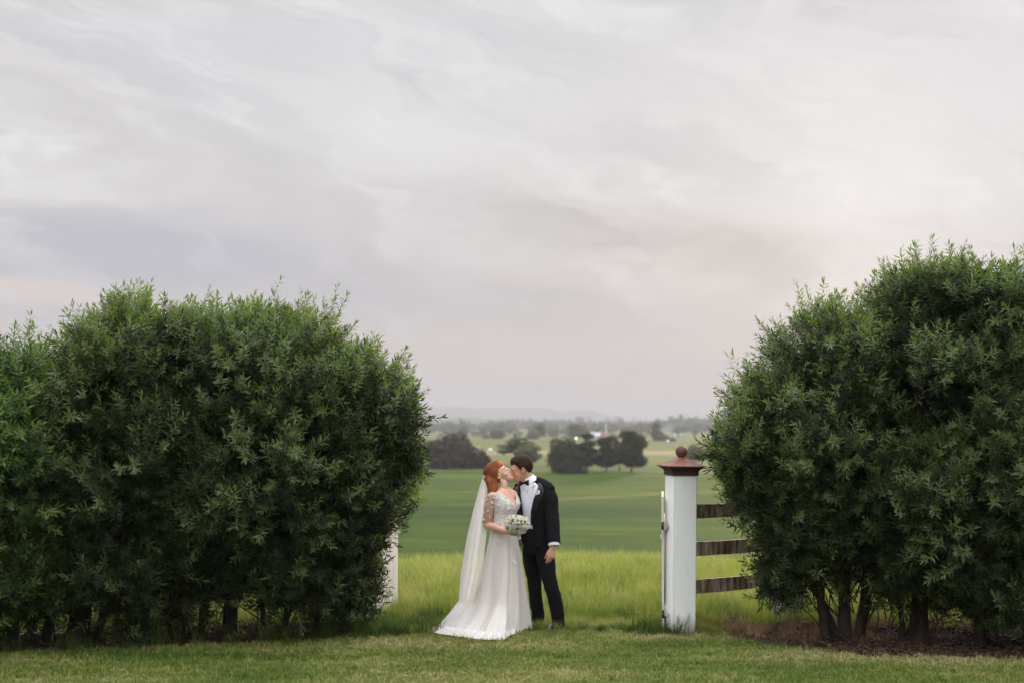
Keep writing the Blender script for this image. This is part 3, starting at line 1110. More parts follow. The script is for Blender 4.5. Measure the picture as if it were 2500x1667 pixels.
def shrub(label, lobes_px, stems, seed, protos, base_px, base_Y, dens=33.0, per=17, shoots=60, name='hedge_shrub', cmin=0.0, lowcut=None):
    rng = np.random.default_rng(seed)
    root = empty(name, (gx(base_px, base_Y), base_Y, 0), label, 'shrub', 'leafy shrubs of the two hedges')
    rloc = np.array(root.location)
    LB = []
    for (px, py, rx, ry, Y, ry_m) in lobes_px:
        c_ = np.array(at(px, py, Y))
        c_[2] -= 0.02
        LB.append((c_, np.maximum(np.array([rx / FOC * Y - 0.09, ry_m, ry / FOC * Y - 0.09]), 0.14)))
    P, D, S, T_ = [], [], [], []
    tops = []
    for li, (c_, r) in enumerate(LB):
        area = 4 * math.pi * (((r[0] * r[1]) ** 1.6 + (r[0] * r[2]) ** 1.6 + (r[1] * r[2]) ** 1.6) / 3) ** (1 / 1.6)
        n = int(area * dens)
        d = rng.normal(size=(n, 3))
        d /= np.linalg.norm(d, axis=1)[:, None]
        for k in range(n):
            nn = d[k] / r
            nn /= np.linalg.norm(nn)
            ns = mnoise.noise(Vector(c_ + d[k] * r) * 2.6 + Vector((seed, 0, 0)))
            if ns > rng.uniform(-0.10, 0.10) or nn[2] > 0.62:
                depth = 0.05 + abs(rng.normal(0, 0.06)) - 0.16 * ns
            else:
                depth = 0.46 + abs(rng.normal(0, 0.20)) - 0.2 * ns
            if rng.random() < 0.25:
                depth += rng.uniform(0.15, 0.6)
            depth = min(depth, 0.7 * float(min(r)))
            p = c_ + d[k] * r - nn * depth
            # inside another lobe: keep only few
            inside = False
            for lj, (c2, r2) in enumerate(LB):
                if lj != li and np.linalg.norm((p - c2) / np.maximum(r2 - 0.22, 0.05)) < 1.0:
                    inside = True
                    break
            if inside and rng.random() > 0.12:
                continue
            if p[2] < 0.12:
                continue
            if lowcut is not None and lowcut(p, rng):
                continue
            m_ = int(per * rng.uniform(0.5, 1.2))
            dd = nn * 0.75 + np.array([0, 0, 0.55]) + rng.normal(0, 0.25, 3)
            dd /= np.linalg.norm(dd)
            o = np.clip(rng.normal(0, 0.075, (m_, 3)), -0.14, 0.14)
            q = p + o - dd * rng.uniform(0, 0.28, m_)[:, None]
            qd = dd * 0.9 + o * 4.6 + rng.normal(0, 0.22, (m_, 3)) + np.array([0, 0, 0.12])
            qd /= np.linalg.norm(qd, axis=1)[:, None]
            P.append(q)
            D.append(qd)
            S.append(rng.uniform(0.7, 1.15, m_))
            lit_frac = min(0.97, max(0.02, 0.50 - depth * 2.2 + 0.60 * max(0.0, nn[2]) + 0.3 * mnoise.noise(Vector(p) * 1.3)))  # more pale leaves outside and on top, painting the light there
            lit_frac *= min(1.0, 0.30 + p[2] / 3.0)  # fewer pale leaves low down, so the lower half is painted shaded
            T_.append(rng.random(m_) < lit_frac)
            if nn[2] > 0.3 and depth < 0.05:
                tops.append((p, dd))
            elif nn[1] < -0.3 and depth < -0.05:
                tops.append((p, dd))
    P, D, S, T_ = np.concatenate(P), np.concatenate(D), np.concatenate(S), np.concatenate(T_)
    ok = P[:, 2] > 0.03
    P, D, S, T_ = P[ok], D[ok], S[ok], T_[ok]
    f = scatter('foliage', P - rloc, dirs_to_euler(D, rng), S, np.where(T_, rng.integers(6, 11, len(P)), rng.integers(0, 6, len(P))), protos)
    f.parent = root
    tag(f, kind='stuff')
    # single shoots that stick out
    rng.shuffle(tops)
    pl = LONG_P if protos is SPRIGS_P else LONG
    for p, dd in tops[:shoots]:
        v = Vector(dd) + Vector((rng.normal(0, 0.25), rng.normal(0, 0.25), 0.45))
        o = bpy.data.objects.new('leafy_shoot', pl[int(rng.integers(0, len(pl)))])
        o.location = Vector(p) - Vector(dd) * 0.04 - Vector(root.location)
        o.rotation_euler = (v.to_track_quat('Z', 'Y') @ Euler((0, 0, rng.uniform(0, 6))).to_quaternion()).to_euler()
        s = rng.uniform(0.7, 1.12)
        o.scale = (s, s, s)
        COL.objects.link(o)
        o.parent = root
    # stems and limbs
    for (px, Y, r0, lean, hgt) in stems:
        b = Vector((gx(px, Y), Y, -0.05))
        tgt = b + Vector((lean[0], lean[1], hgt))
        mid = b.lerp(tgt, 0.5) + Vector((rng.normal(0, 0.05), rng.normal(0, 0.05), 0))
        G().tube([b - Vector((0, 0, 0.05)), b + (mid - b) * 0.3 + Vector((rng.normal(0, 0.02), 0, 0)), mid, tgt], [r0 * 1.15, r0 * 0.82, r0 * 0.7, r0 * 0.45], 9, 3).build('stem', M_bark, root)
        bg = G()
        for j in range(9):
            t = rng.uniform(0.35, 1.0)
            s0 = b.lerp(mid, t * 2) if t < 0.5 else mid.lerp(tgt, (t - 0.5) * 2)
            li = LB[int(rng.integers(0, len(LB)))]
            e = Vector(li[0] + np.clip(rng.normal(0, 0.38, 3), -0.55, 0.55) * li[1])
            if (e - s0).length > 1.9:
                e = s0 + (e - s0).normalized() * 1.9
            e.z = max(e.z, s0.z * 0.6)
            mm = s0.lerp(e, 0.5) + Vector((rng.normal(0, .08), rng.normal(0, .08), 0.10))
            bg.tube([s0, mm, e], [r0 * 0.45, r0 * 0.3, 0.006], 6, 3)
            for _ in range(3):
                e2 = e + Vector(np.clip(rng.normal(0, 0.45, 3), -0.6, 0.6) * li[1] * 0.5)
                e2.z = max(e2.z, 0.15)
                bg.tube([mm.lerp(e, rng.uniform(0, 1)), e2], [0.010, 0.004], 5, 1)
        bg.build('branches', M_bark, root)
    # bare twigs low down
    tw = G()
    for j in range(30):
        st = stems[int(rng.integers(0, len(stems)))]
        b = Vector((gx(st[0], st[1]) + rng.normal(0, 0.16), st[1] + rng.normal(0, 0.25), rng.uniform(0.02, 0.5)))
        e = b + Vector((rng.normal(0, 0.3), rng.normal(0, 0.25), rng.uniform(0.25, 0.8)))
        tw.tube([b, b.lerp(e, 0.5) + Vector((rng.normal(0, .05), 0, 0.03)), e], [0.008, 0.006, 0.003], 5, 2)
    tg = tw.build('twigs', M_bark, root)
    tag(tg, kind='stuff')
    return root, len(P)


def lowcut_left(p, rng):
    return p[2] < 0.50 and rng.random() < 0.40


def lowcut_right(p, rng):
    lim = 0.47
    return (p[2] < lim and rng.random() < 0.9) or (p[2] < 0.28)


cnt = []
# left hedge, from the frame edge to the gateway
cnt.append(shrub('paler, fresher green shrub at the left edge of the photo, lowest of the left hedge',
      [(0, 995, 185, 185, 13.9, 0.9), (60, 1140, 190, 250, 13.8, 1.0), (-60, 1330, 260, 230, 13.9, 0.95), (-330, 1100, 300, 330, 13.8, 1.1), (90, 1420, 130, 110, 13.8, .6)],
      [(40, 13.9, 0.07, (-0.2, 0.1), 2.2), (110, 14.0, 0.06, (0.3, 0.1), 2.0), (-150, 13.9, 0.08, (-0.2, 0, ), 2.2)], 31, SPRIGS_P, 20, 13.9, lowcut=lowcut_left))
cnt.append(shrub('dark green shrub with a rounded top, between the pale shrub and the widest left shrub',
      [(335, 905, 170, 190, 14.2, 0.85), (230, 1020, 150, 230, 14.1, 0.95), (370, 1160, 210, 260, 14.1, 1.0), (290, 1370, 230, 170, 14.1, 0.8), (460, 900, 130, 170, 14.35, 0.75)],
      [(200, 14.1, 0.13, (0.1, 0.1), 2.3), (330, 14.2, 0.06, (-0.2, 0), 2.2), (352, 14.25, 0.05, (0.3, 0.1), 2.2), (240, 14.2, 0.05, (0.3, 0.1), 2.0)], 32, SPRIGS, 270, 14.15, lowcut=lowcut_left))
cnt.append(shrub('widest shrub of the left hedge, its side leaning over the white gate beside the bride',
      [(580, 915, 200, 195, 14.5, 0.9), (720, 930, 175, 190, 14.5, 0.9), (860, 1005, 142, 180, 14.5, 0.8), (650, 1150, 290, 280, 14.4, 1.15), (955, 1045, 90, 150, 14.6, 0.6), (885, 1160, 118, 112, 14.55, 0.7),
       (540, 1370, 200, 165, 14.4, 0.8), (740, 1375, 160, 155, 14.5, 0.8), (818, 1325, 112, 155, 14.55, 0.5), (958, 1150, 60, 80, 14.7, 0.4), (905, 1255, 68, 84, 14.65, 0.38), (868, 1420, 62, 88, 14.6, 0.32)],
      [(440, 14.5, 0.10, (0.1, 0.1), 2.4), (505, 14.5, 0.06, (0.2, 0), 2.3), (570, 14.5, 0.09, (0.1, 0.1), 2.5), (650, 14.6, 0.035, (0.1, 0.1), 2.0), (695, 14.5, 0.04, (0.4, 0), 2.2), (770, 14.6, 0.03, (0.3, 0), 1.9)], 33, SPRIGS, 600, 14.5, shoots=90, lowcut=lowcut_left))
# right hedge
cnt.append(shrub('right-hand shrub sloping down to the white gatepost, on several thin dark stems',
      [(1805, 1080, 84, 86, 14.3, 0.5), (1890, 1000, 115, 130, 14.4, 0.7), (2035, 905, 160, 178, 14.4, 0.9), (2040, 1100, 200, 230, 14.3, 1.0), (1852, 1180, 100, 112, 14.3, 0.5), (1935, 1285, 105, 130, 14.3, 0.6), (1908, 1395, 62, 68, 14.2, 0.35), (2150, 1280, 190, 180, 14.3, 0.9)],
      [(2010, 14.25, 0.055, (-0.1, 0), 1.9), (2052, 14.3, 0.075, (0.0, 0.1), 2.4), (2082, 14.3, 0.05, (0.45, 0), 2.0), (2095, 14.35, 0.035, (0.42, 0.1), 1.5), (2040, 14.4, 0.05, (-0.6, 0.1), 1.8)], 34, SPRIGS, 2050, 14.3, shoots=90, lowcut=lowcut_right))
cnt.append(shrub('tallest shrub of the right hedge, with the sun glowing through its top',
      [(2290, 750, 155, 135, 14.2, 0.8), (2430, 755, 135, 132, 14.1, 0.8), (2195, 830, 120, 165, 14.3, 0.8), (2330, 960, 230, 240, 14.1, 1.05), (2300, 1240, 210, 220, 14.0, 1.0), (2460, 1200, 220, 280, 13.9, 1.0), (2460, 1440, 190, 120, 13.8, .7)],
      [(2190, 14.2, 0.035, (0.05, 0), 1.6), (2213, 14.2, 0.06, (0.1, 0), 2.2), (2240, 14.1, 0.10, (0.1, 0.1), 2.6), (2380, 13.9, 0.07, (0.1, 0), 2.4)], 35, SPRIGS, 2250, 14.1, shoots=90, lowcut=lambda p, rng: lowcut_right(p, rng) if p[0] < 4.15 else (p[2] < 0.5 and rng.random() < 0.6)))
cnt.append(shrub('shrub of the right hedge cut off by the right edge of the photo',
      [(2640, 800, 190, 200, 13.9, 0.9), (2660, 1130, 250, 300, 13.8, 1.0), (2700, 1400, 230, 180, 13.8, .9)],
      [(2560, 13.8, 0.07, (0.1, 0), 2.3), (2700, 13.8, 0.08, (0.1, 0), 2.4)], 36, SPRIGS, 2640, 13.8, lowcut=lowcut_left))
print('sprigs', [c_[1] for c_ in cnt])


# ------------------------------------------------------------------ ground cover
def clump_mesh(name, rng, mat, n, h, rad, wid, lean=0.5, seeds=0):
    V, F = [], []
    for i in range(n):
        a, rr = rng.uniform(0, 6.28), rad * math.sqrt(rng.random())
        b = np.array([math.cos(a) * rr, math.sin(a) * rr, -0.005])
        hh = h * rng.uniform(0.5, 1.15)
        la = rng.uniform(0, 6.28)
        ln = rng.uniform(0.1, lean) * hh
        lv = np.array([math.cos(la), math.sin(la), 0])
        sd_ = np.array([-math.sin(la + rng.uniform(-.8, .8)), math.cos(la), 0]) * wid * rng.uniform(0.7, 1.3)
        m1 = b + np.array([0, 0, hh * 0.55]) + lv * ln * 0.3
        tp = b + np.array([0, 0, hh]) + lv * ln
        o = len(V)
        V += [b - sd_, b + sd_, m1 + sd_ * 0.8, m1 - sd_ * 0.8, tp]
        F += [(o, o + 1, o + 2, o + 3), (o + 3, o + 2, o + 4)]
    me = bpy.data.meshes.new(name)
    me.from_pydata([tuple(v) for v in V], [], F)
    me.materials.append(mat)
    me.update()
    return me


grng = np.random.default_rng(8)
LAWNP = proto_collection('lawn_tuft', [clump_mesh('lawn_tuft', grng, M_lawn, 34, hh, 0.075, 0.0034, 1.1) for hh in (0.024, 0.03, 0.036, 0.042, 0.055)])
TALLP = proto_collection('tall_tuft', [clump_mesh('tall_tuft', grng, M_tall, 40, hh, 0.10, 0.0030, 0.75) for hh in (0.16, 0.22, 0.28)] + [clump_mesh('tall_tuft_deep', grng, M_deep, 40, 0.20, 0.09, 0.0032, 1.0)] + [clump_mesh('tall_tuft_straw', grng, M_straw, 16, 0.30, 0.11, 0.0020, 0.5)])
WEEDP = proto_collection('weed_tuft', [clump_mesh('weed_tuft', grng, M_weed, 40, hh, 0.08, 0.0032, 1.0) for hh in (0.10, 0.14, 0.20)])
DRYP = proto_collection('dry_tuft', [clump_mesh('dry_tuft', grng, M_dry, 36, hh, 0.08, 0.0022, 0.9) for hh in (0.09, 0.13, 0.18)])


def edge_y(x):
    """front edge of the beds and of the long grass, as seen along the hedge foot"""
    xs = np.array([-9, -5.0, -3.2, -1.6, -0.9, 0.2, 1.1, 1.9, 2.6, 3.3, 5.2, 9])
    ys = np.array([12.9, 13.45, 13.95, 14.45, 14.8, 14.9, 14.95, 14.5, 13.9, 13.3, 13.1, 12.9])
    return np.interp(x, xs, ys)


def bed_mask(x, y):
    """True on the bare soil under the shrubs"""
    left = (x < -1.75) & (y > edge_y(x)) & (y < edge_y(x) + 1.15)
    right = (x > 2.25) & (y > edge_y(x)) & (y < np.minimum(edge_y(x) + 1.9, 15.3))
    return left | right


def put(name, protos, n, xr, yr, fn, smin, smax, seed, tilt=0.12):
    rng = np.random.default_rng(seed)
    x = rng.uniform(*xr, n)
    y = rng.uniform(*yr, n)
    keep = fn(x, y, rng)
    x, y = x[keep], y[keep]
    z = H(x, y)
    P = np.stack([x, y, z], 1)
    k = len(x)
    E = np.stack([rng.normal(0, tilt, k), rng.normal(0, tilt, k), rng.uniform(0, 6.28, k)], 1)
    o = scatter(name, P, E, rng.uniform(smin, smax, k), rng.integers(0, len(protos.objects), k), protos)
    tag(o, kind='stuff')
    return o


nv = lambda x, y, s, sd: np.array([mnoise.noise(Vector((a * s, b * s, sd))) for a, b in zip(x, y)])
put('lawn_grass', LAWNP, 60000, (-9, 9), (9.6, 15.6), lambda x, y, r: (~bed_mask(x, y)) & (y < edge_y(x) + 0.5) & (abs(x) < y * 0.36 + 2.6) & (nv(x, y, 4.0, 5.0) > r.uniform(-1.0, 0.0, len(x))), 0.55, 1.3, 51)
put('long_grass', TALLP, 24000, (-10, 10), (15.0, 27.0), lambda x, y, r: (y > edge_y(x) + 0.25) & (~bed_mask(x, y)) & (abs(x) < y * 0.36 + 2.5) & (r.random(len(x)) < np.where((y < 15.45) & (x > -1.2) & (x < 1.3), 0.0, 1.0)) & (nv(x, y, 1.2, 9.0) > r.uniform(-1.2, 0.1, len(x))), 0.45, 1.25, 52)
put('border_grass', TALLP, 3200, (-1.7, 2.2), (14.75, 15.75), lambda x, y, r: (~bed_mask(x, y)) & (y > edge_y(x)), 0.18, 0.5, 58)
put('weeds', WEEDP, 2600, (-6.5, 2.0), (13.0, 15.8), lambda x, y, r: ((x < -0.75) & (y > edge_y(x) - 0.08) & (y < edge_y(x) + np.where(x > -1.9, 0.75, 0.25)) & (r.random(len(x)) < np.where(x > -2.0, 1.0, 0.35))) | ((x > 1.25) & (x < 1.75) & (y > 14.5) & (y < 15.1)), 0.6, 1.25, 53)
put('dry_grass', DRYP, 1500, (1.2, 5.5), (14.0, 16.0), lambda x, y, r: (((x > 1.5) & (x < 3.6) & (y > edge_y(x) + 0.0 + 0.25) & (y < 15.5)) | ((x > 3.6) & (y > 14.9) & (y < 15.5))) & (nv(x, y, 1.6, 3.0) > -0.22), 0.45, 1.0, 54)
put('edge_grass', WEEDP, 1500, (-1.3, 2.1), (14.5, 15.1), lambda x, y, r: (np.abs(y - edge_y(x) - 0.02) < np.where(np.abs(x - 0.1) < 0.8, 0.16, 0.09)) & (nv(x, y, 3.0, 7.0) > -0.15), 0.28, 0.6, 61)
put('dry_grass_fringe', DRYP, 900, (2.0, 6.5), (12.9, 14.6), lambda x, y, r: (np.abs(y - edge_y(x) - 0.02) < 0.09), 0.25, 0.5, 55)


def bed(name, x0, x1, back, seed):
    rng = np.random.default_rng(seed)
    xs = np.linspace(x0, x1, 90)
    V, F = [], []
    nk = 14
    for i, x in enumerate(xs):
        f = float(edge_y(x)) + 0.07 * mnoise.noise(Vector((x * 3, seed, 0))) + 0.03 * mnoise.noise(Vector((x * 11, seed, 0)))
        bk = back(x, f)
        for k in range(nk):
            y = f + (bk - f) * k / (nk - 1)
            ed = min(k, nk - 1 - k, 2) / 2
            V.append((x, y, 0.004 + ed * (0.012 + 0.03 * max(0, mnoise.noise(Vector((x * 4, y * 4, seed)))))))
    for i in range(len(xs) - 1):
        for k in range(nk - 1):
            a = i * nk + k
            F.append((a, a + nk, a + nk + 1, a + 1))
    o = mesh_obj(name, V, F, M_mulch, None, True)
    tag(o, kind='structure')


bed('mulch_bed', 2.2, 9.0, lambda x, f: min(f + 1.9, 15.3), 2)
bed('hedge_soil', -9.0, -1.7, lambda x, f: f + 1.2, 4)
# bark chips and fallen leaves
M_chip = material('bark chip', (0.028, 0.017, 0.011), 0.85, 0.2, (0.09, 0.055, 0.035), 3.0)
chips = []
for i in range(4):
    g = G()
    for k in range(14):
        M = Euler((grng.uniform(-.5, .5), grng.uniform(-.5, .5), grng.uniform(0, 6))).to_matrix()
        g.box((grng.normal(0, .07), grng.normal(0, .07), 0.012), (grng.uniform(.008, .028), grng.uniform(.004, .01), .0025), M)
    me = bpy.data.meshes.new('bark_chips')
    me.from_pydata([tuple(v) for v in g.v], [], g.f)
    me.materials.append(M_chip)
    chips.append(me)
CHIPP = proto_collection('bark_chip', chips)
put('bark_chips', CHIPP, 9000, (-7, 7.5), (12.9, 16.0), lambda x, y, r: bed_mask(x, y) & (x > -7), 0.6, 1.3, 56, 0.2)

# ------------------------------------------------------------------ gateposts, gates, fence
M_white = material('white gate paint', (0.84, 0.85, 0.85), 0.5, 0.4, (0.76, 0.78, 0.77), 3, 0.15, 40, (1, 1, .2), var_rng=(.5, .75))
N = NT(M_white.node_tree)
b_ = M_white.node_tree.nodes['Principled BSDF']
prev = b_.inputs['Base Color'].links[0].from_socket
gm_ = N.n('ShaderNodeNewGeometry')
sp0 = N.n('ShaderNodeSeparateXYZ')
N.l(gm_.outputs['Position'], sp0.inputs[0])
nz_ = N.noise(N.mapping(gm_.outputs['Position'], (1, 1, 0.35)), 22, 5, 0.7)
spl = N.math('MULTIPLY', N.rng(N.math('ADD', sp0.outputs['Z'], N.math('MULTIPLY', nz_, -0.35)), 0.06, -0.14), 0.75)
grn = N.rng(N.noise(N.mapping(gm_.outputs['Position'], (1, 1, 0.05)), 34, 4, 0.7), 0.56, 0.72, 0, 0.30)
chp = N.rng(N.noise(gm_.outputs['Position'], 16, 5, 0.75), 0.66, 0.70, 0, 0.55)
cc0 = N.mix(grn, prev, (0.46, 0.46, 0.43))
cc0 = N.mix(chp, cc0, (0.33, 0.28, 0.22))
N.l(N.mix(spl, cc0, (0.16, 0.13, 0.08)), b_.inputs['Base Color'])
M_oldwhite = material('weathered white paint', (0.62, 0.59, 0.545), 0.7, 0.3, (0.36, 0.29, 0.24), 9, 0.4, 40, (1, 1, 0.15), var_rng=(.52, .72))
M_rust = material('rusty red cap', (0.20, 0.075, 0.055), 0.6, 0.3, (0.085, 0.045, 0.038), 9, 0.2, 60, var_rng=(.4, .65))
M_rustdark = material('rusty dark skirt', (0.075, 0.035, 0.024), 0.7, 0.3, (0.03, 0.022, 0.018), 10)
M_concrete = material('grey white post paint', (0.55, 0.55, 0.53), 0.8, 0.2, (0.36, 0.35, 0.32), 6, 0.3, 30)


def rail_material():
    m = bpy.data.materials.new('weathered rail wood')
    m.use_nodes = True
    N = NT(m.node_tree)
    b = m.node_tree.nodes['Principled BSDF']
    gm = N.n('ShaderNodeNewGeometry')
    f = N.noise(N.mapping(gm.outputs['Position'], (1, 1, 0.12)), 16, 5, 0.7)
    f2 = N.noise(N.mapping(gm.outputs['Position'], (1, 1, 0.5)), 5, 3, 0.6)
    col = N.ramp(f, [(0.38, (0.055, 0.038, 0.022)), (0.5, (0.20, 0.135, 0.085)), (0.62, (0.42, 0.33, 0.24))])
    col = N.mix(N.rng(f2, 0.52, 0.7, 0, 0.75), col, (0.40, 0.38, 0.35))
    N.l(col, b.inputs['Base Color'])
    b.inputs['Roughness'].default_value = 0.85
    bn = N.n('ShaderNodeBump')
    bn.inputs['Strength'].default_value = 0.5
    bn.inputs['Distance'].default_value = 0.006
    N.l(N.noise(N.mapping(gm.outputs['Position'], (1, 1, 0.2)), 50, 4), bn.inputs['Height'])
    N.l(bn.outputs[0], b.inputs['Normal'])
    return m


M_rail = rail_material()


def gatepost(base, rz, lean, label, w_=0.26, h=1.63):
    root = empty('gatepost', base, label, 'gatepost', 'white gateposts with rusty ball caps')
    M = (Matrix.Rotation(lean, 3, 'Y') @ Matrix.Rotation(rz, 3, 'Z'))
    B = Vector(base)

    def T(x, y, z):
        return B + M @ Vector((x, y, z))
    hw = w_ / 2
    G().box(T(0, 0, h / 2 - 0.08), (hw, hw, h / 2 + 0.08), M, 0.008).build('shaft', M_white, root, False)
    # skirt under the roof
    s0, s1, s2, s3 = hw + 0.012, hw + 0.012, hw + 0.02, hw + 0.062
    z0, z1, z2, z3 = h - 0.002, h + 0.04, h + 0.055, h + 0.085
    V, F = [], []
    for s, z in ((s0, z0), (s1, z1), (s2, z2), (s3, z3)):
        V += [T(-s, -s, z), T(s, -s, z), T(s, s, z), T(-s, s, z)]
    for k in range(3):
        for i in range(4):
            j = (i + 1) % 4
            F.append((k * 4 + i, k * 4 + j, k * 4 + 4 + j, k * 4 + 4 + i))
    F += [(3, 2, 1, 0), (12, 13, 14, 15)]
    G().add(V, F).build('cap_skirt', M_rustdark, root, False)
    V, F = [], []
    prof = [(hw + 0.075, h + 0.086), (hw + 0.078, h + 0.094), (hw - 0.005, h + 0.128), (0.045, h + 0.172), (0.034, h + 0.180)]
    for s, z in prof:
        V += [T(-s, -s, z), T(s, -s, z), T(s, s, z), T(-s, s, z)]
    for k in range(len(prof) - 1):
        for i in range(4):
            j = (i + 1) % 4
            F.append((k * 4 + i, k * 4 + j, k * 4 + 4 + j, k * 4 + 4 + i))
    F += [(3, 2, 1, 0), tuple(range(4 * len(prof) - 4, 4 * len(prof)))]
    cap = G().add(V, F).build('cap_roof', M_rust, root, False)
    g = G().ell(T(0, 0, h + 0.238), 0.062, seg=28, rings=18)
    g.tube([T(0, 0, h + 0.172), T(0, 0, h + 0.19)], [0.036, 0.03], 16, 1, False)
    g.build('ball', M_rust, root, True)
    for (x, z) in ((-hw + 0.03, h + 0.02), (hw * 0.2, h + 0.02)):
        G().ell(T(x, -hw - 0.014, z), 0.007).build('rivet', M_rustdark, root)
    return root, T


PB = Vector((gx(1655, 14.75), 14.75, 0))
gp, TP_ = gatepost(PB, R(12), R(1.0), 'white square gatepost with a rusty red cap and ball, right of the couple')
LB_ = Vector((gx(835, 15.0), 15.05, 0))
gp2, _ = gatepost(LB_, R(-10), R(0), 'white square gatepost buried in the side of the widest left shrub')


def gate(root_loc, hinge, far, hgt, z0, label, nb=9, th=0.022, side=1):
    """plank gate from hinge to far (ground points)"""
    root = empty('plank_gate', root_loc, label, 'gate', 'open white plank gates')
    h_, f_ = Vector(hinge), Vector(far)
    d = (f_ - h_)
    L = d.length
    d.normalize()
    nrm = d.cross(Vector((0, 0, 1))).normalized()
    M = Matrix((d, -nrm, Vector((0, 0, 1)))).transposed()
    bw = L / nb
    for i in range(nb):
        c_ = h_ + d * (bw * (i + 0.5)) + Vector((0, 0, z0 + hgt / 2 + random.uniform(-0.006, 0.006)))
        G().box(c_, (bw / 2 - 0.004, th / 2, hgt / 2), M, 0.004).build('plank', M_oldwhite, root, False)
    for z, hh, s in ((z0 + 0.18, 0.05, side), (z0 + hgt - 0.30, 0.05, side)):
        if True:
            G().box(h_ + d * (L / 2) + nrm * (th / 2 + 0.018) * s + Vector((0, 0, z)), (L / 2, 0.016, hh), M, 0.004).build('ledge', M_oldwhite, root, False)
    # brace
    a = h_ + d * 0.05 + nrm * side * (th / 2 + 0.018) + Vector((0, 0, z0 + 0.2))
    b = h_ + d * (L - 0.05) + nrm * side * (th / 2 + 0.018) + Vector((0, 0, z0 + hgt - 0.36))
    dd = (b - a).normalized()
    MM = Matrix((dd, -nrm, dd.cross(-nrm))).transposed()
    G().box(a.lerp(b, 0.5), ((b - a).length / 2, 0.0155, 0.045), MM, 0.004).build('brace', M_oldwhite, root, False)
    for z in (z0 + 0.16, z0 + hgt - 0.30):
        G().box(h_ + d * 0.10 + nrm * side * (th / 2 + 0.037) + Vector((0, 0, z)), (0.16, 0.004, 0.018), M).build('hinge', M_oldwhite, root, False)
        G().tube([h_ - d * 0.045 + Vector((0, 0, z - 0.04)), h_ - d * 0.045 + Vector((0, 0, z + 0.04))], [0.014, 0.014], 10, 1, False).build('hinge_pin', M_rustdark, root)
    # latch at the free end
    G().box(h_ + d * (L + 0.012) + Vector((0, 0, z0 + hgt * 0.62)), (0.016, 0.03, 0.022), M, 0.003).build('latch', M_oldwhite, root, False)
    return root


# right gate stands open, swung back almost in line with the view
gh = Vector((PB.x - 0.165, 14.75, 0))
gf = Vector((gx(1618, 15.9) - 0.002, 15.95, 0))
gate(gh, gh, gf, 1.36, 0.05, 'white plank gate swung open edge-on behind the right gatepost')
gl = Vector((gx(912, 15.15), 15.15, 0))
gl2 = Vector((gx(971, 16.45), 16.45, 0))
gate(gl, gl, gl2, 1.36, 0.08, 'white plank gate swung open against the left hedge, behind the bride', side=-1)

# fence with three rails, from the right gatepost to the short pale post and on behind the shrubs
fence = empty('rail_fence', (PB.x + 0.13, 14.8, 0), 'weathered three-rail timber fence running from the right gatepost in behind the shrubs', 'fence')
FA = Vector((PB.x + 0.12, 14.83, 0))
FB = Vector((gx(1912, 15.75), 15.75, 0))
FC = FB + (FB - FA).normalized() * 2.4 + Vector((0.5, -0.4, 0))


def rails(A, B, sag, zs):
    d = (B - A)
    L = d.length
    d.normalize()
    nrm = d.cross(Vector((0, 0, 1))).normalized()
    for k, (z0, z1) in enumerate(zs):
        g = G()
        secs = []
        for i in range(11):
            t = i / 10
            c_ = A.lerp(B, t) + Vector((0, 0, z0 * (1 - t) + z1 * t - sag * math.sin(math.pi * t)))
            w_ = 0.072 * (1 + 0.05 * mnoise.noise(Vector((t * 5, k, 0))))
            secs.append((c_, Vector((0, 0, w_)) * 1.0, nrm * 0.02))
        V, F = [], []
        for c_, U, W in secs:
            V += [c_ + U + W, c_ - U + W, c_ - U - W, c_ + U - W]
        for i in range(10):
            for j in range(4):
                jj = (j + 1) % 4
                F.append((i * 4 + j, i * 4 + 4 + j, i * 4 + 4 + jj, i * 4 + jj))
        F += [(0, 1, 2, 3), (43, 42, 41, 40)]
        g.add(V, F).build('rail', M_rail, fence, False)


zr = [at(1700, p_, 14.85).z for p_ in (1247, 1339, 1431)]
rails(FA, FB, 0.01, [(zr[0], zr[0] + 0.0), (zr[1], zr[1] + 0.0), (zr[2], zr[2] + 0.0)])
rails(FB, FC, 0.01, [(z, z) for z in zr])
for P_, hh in ((FB, 1.42), (FC, 1.4)):
    g = G().box(P_ + Vector((0.02, 0.03, hh / 2 - 0.05)), (0.13, 0.11, hh / 2 + 0.05), Matrix.Rotation(R(32), 3, 'Z'), 0.012)
    g.build('post', M_concrete, fence, False)

lf = empty('rail_fence', (LB_.x - 0.2, 15.2, 0), 'weathered rail fence glimpsed through the foot of the left hedge', 'fence')
fence_r, fence = fence, lf
LA = LB_ + Vector((-0.12, 0.1, 0))
LC = LA + Vector((-2.0, 0.25, 0))
LD = LC + Vector((-2.4, -0.1, 0))
rails(LA, LC, 0.01, [(z, z) for z in zr])
rails(LC, LD, 0.01, [(z, z) for z in zr])
for P_ in (LC, LD):
    G().box(P_ + Vector((0, 0.03, 0.66)), (0.09, 0.09, 0.72), None, 0.01).build('post', M_concrete, fence, False)

# stone by the stems
M_stone = material('brown stone', (0.17, 0.125, 0.09), 0.9, 0.2, (0.09, 0.065, 0.05), 8, 0.6, 25)
g = G().ell((0, 0, 0), (0.085, 0.07, 0.075), seg=24, rings=14)
sp_ = at(1968, 1537, 14.75)
g.v = [Vector((sp_.x, 14.75, 0.06)) + v * (1 + 0.25 * mnoise.noise(v * 14)) for v in g.v]
tag(g.build('stone', M_stone), 'rounded brown stone on the ground at the foot of the sloping right shrub', 'stone')

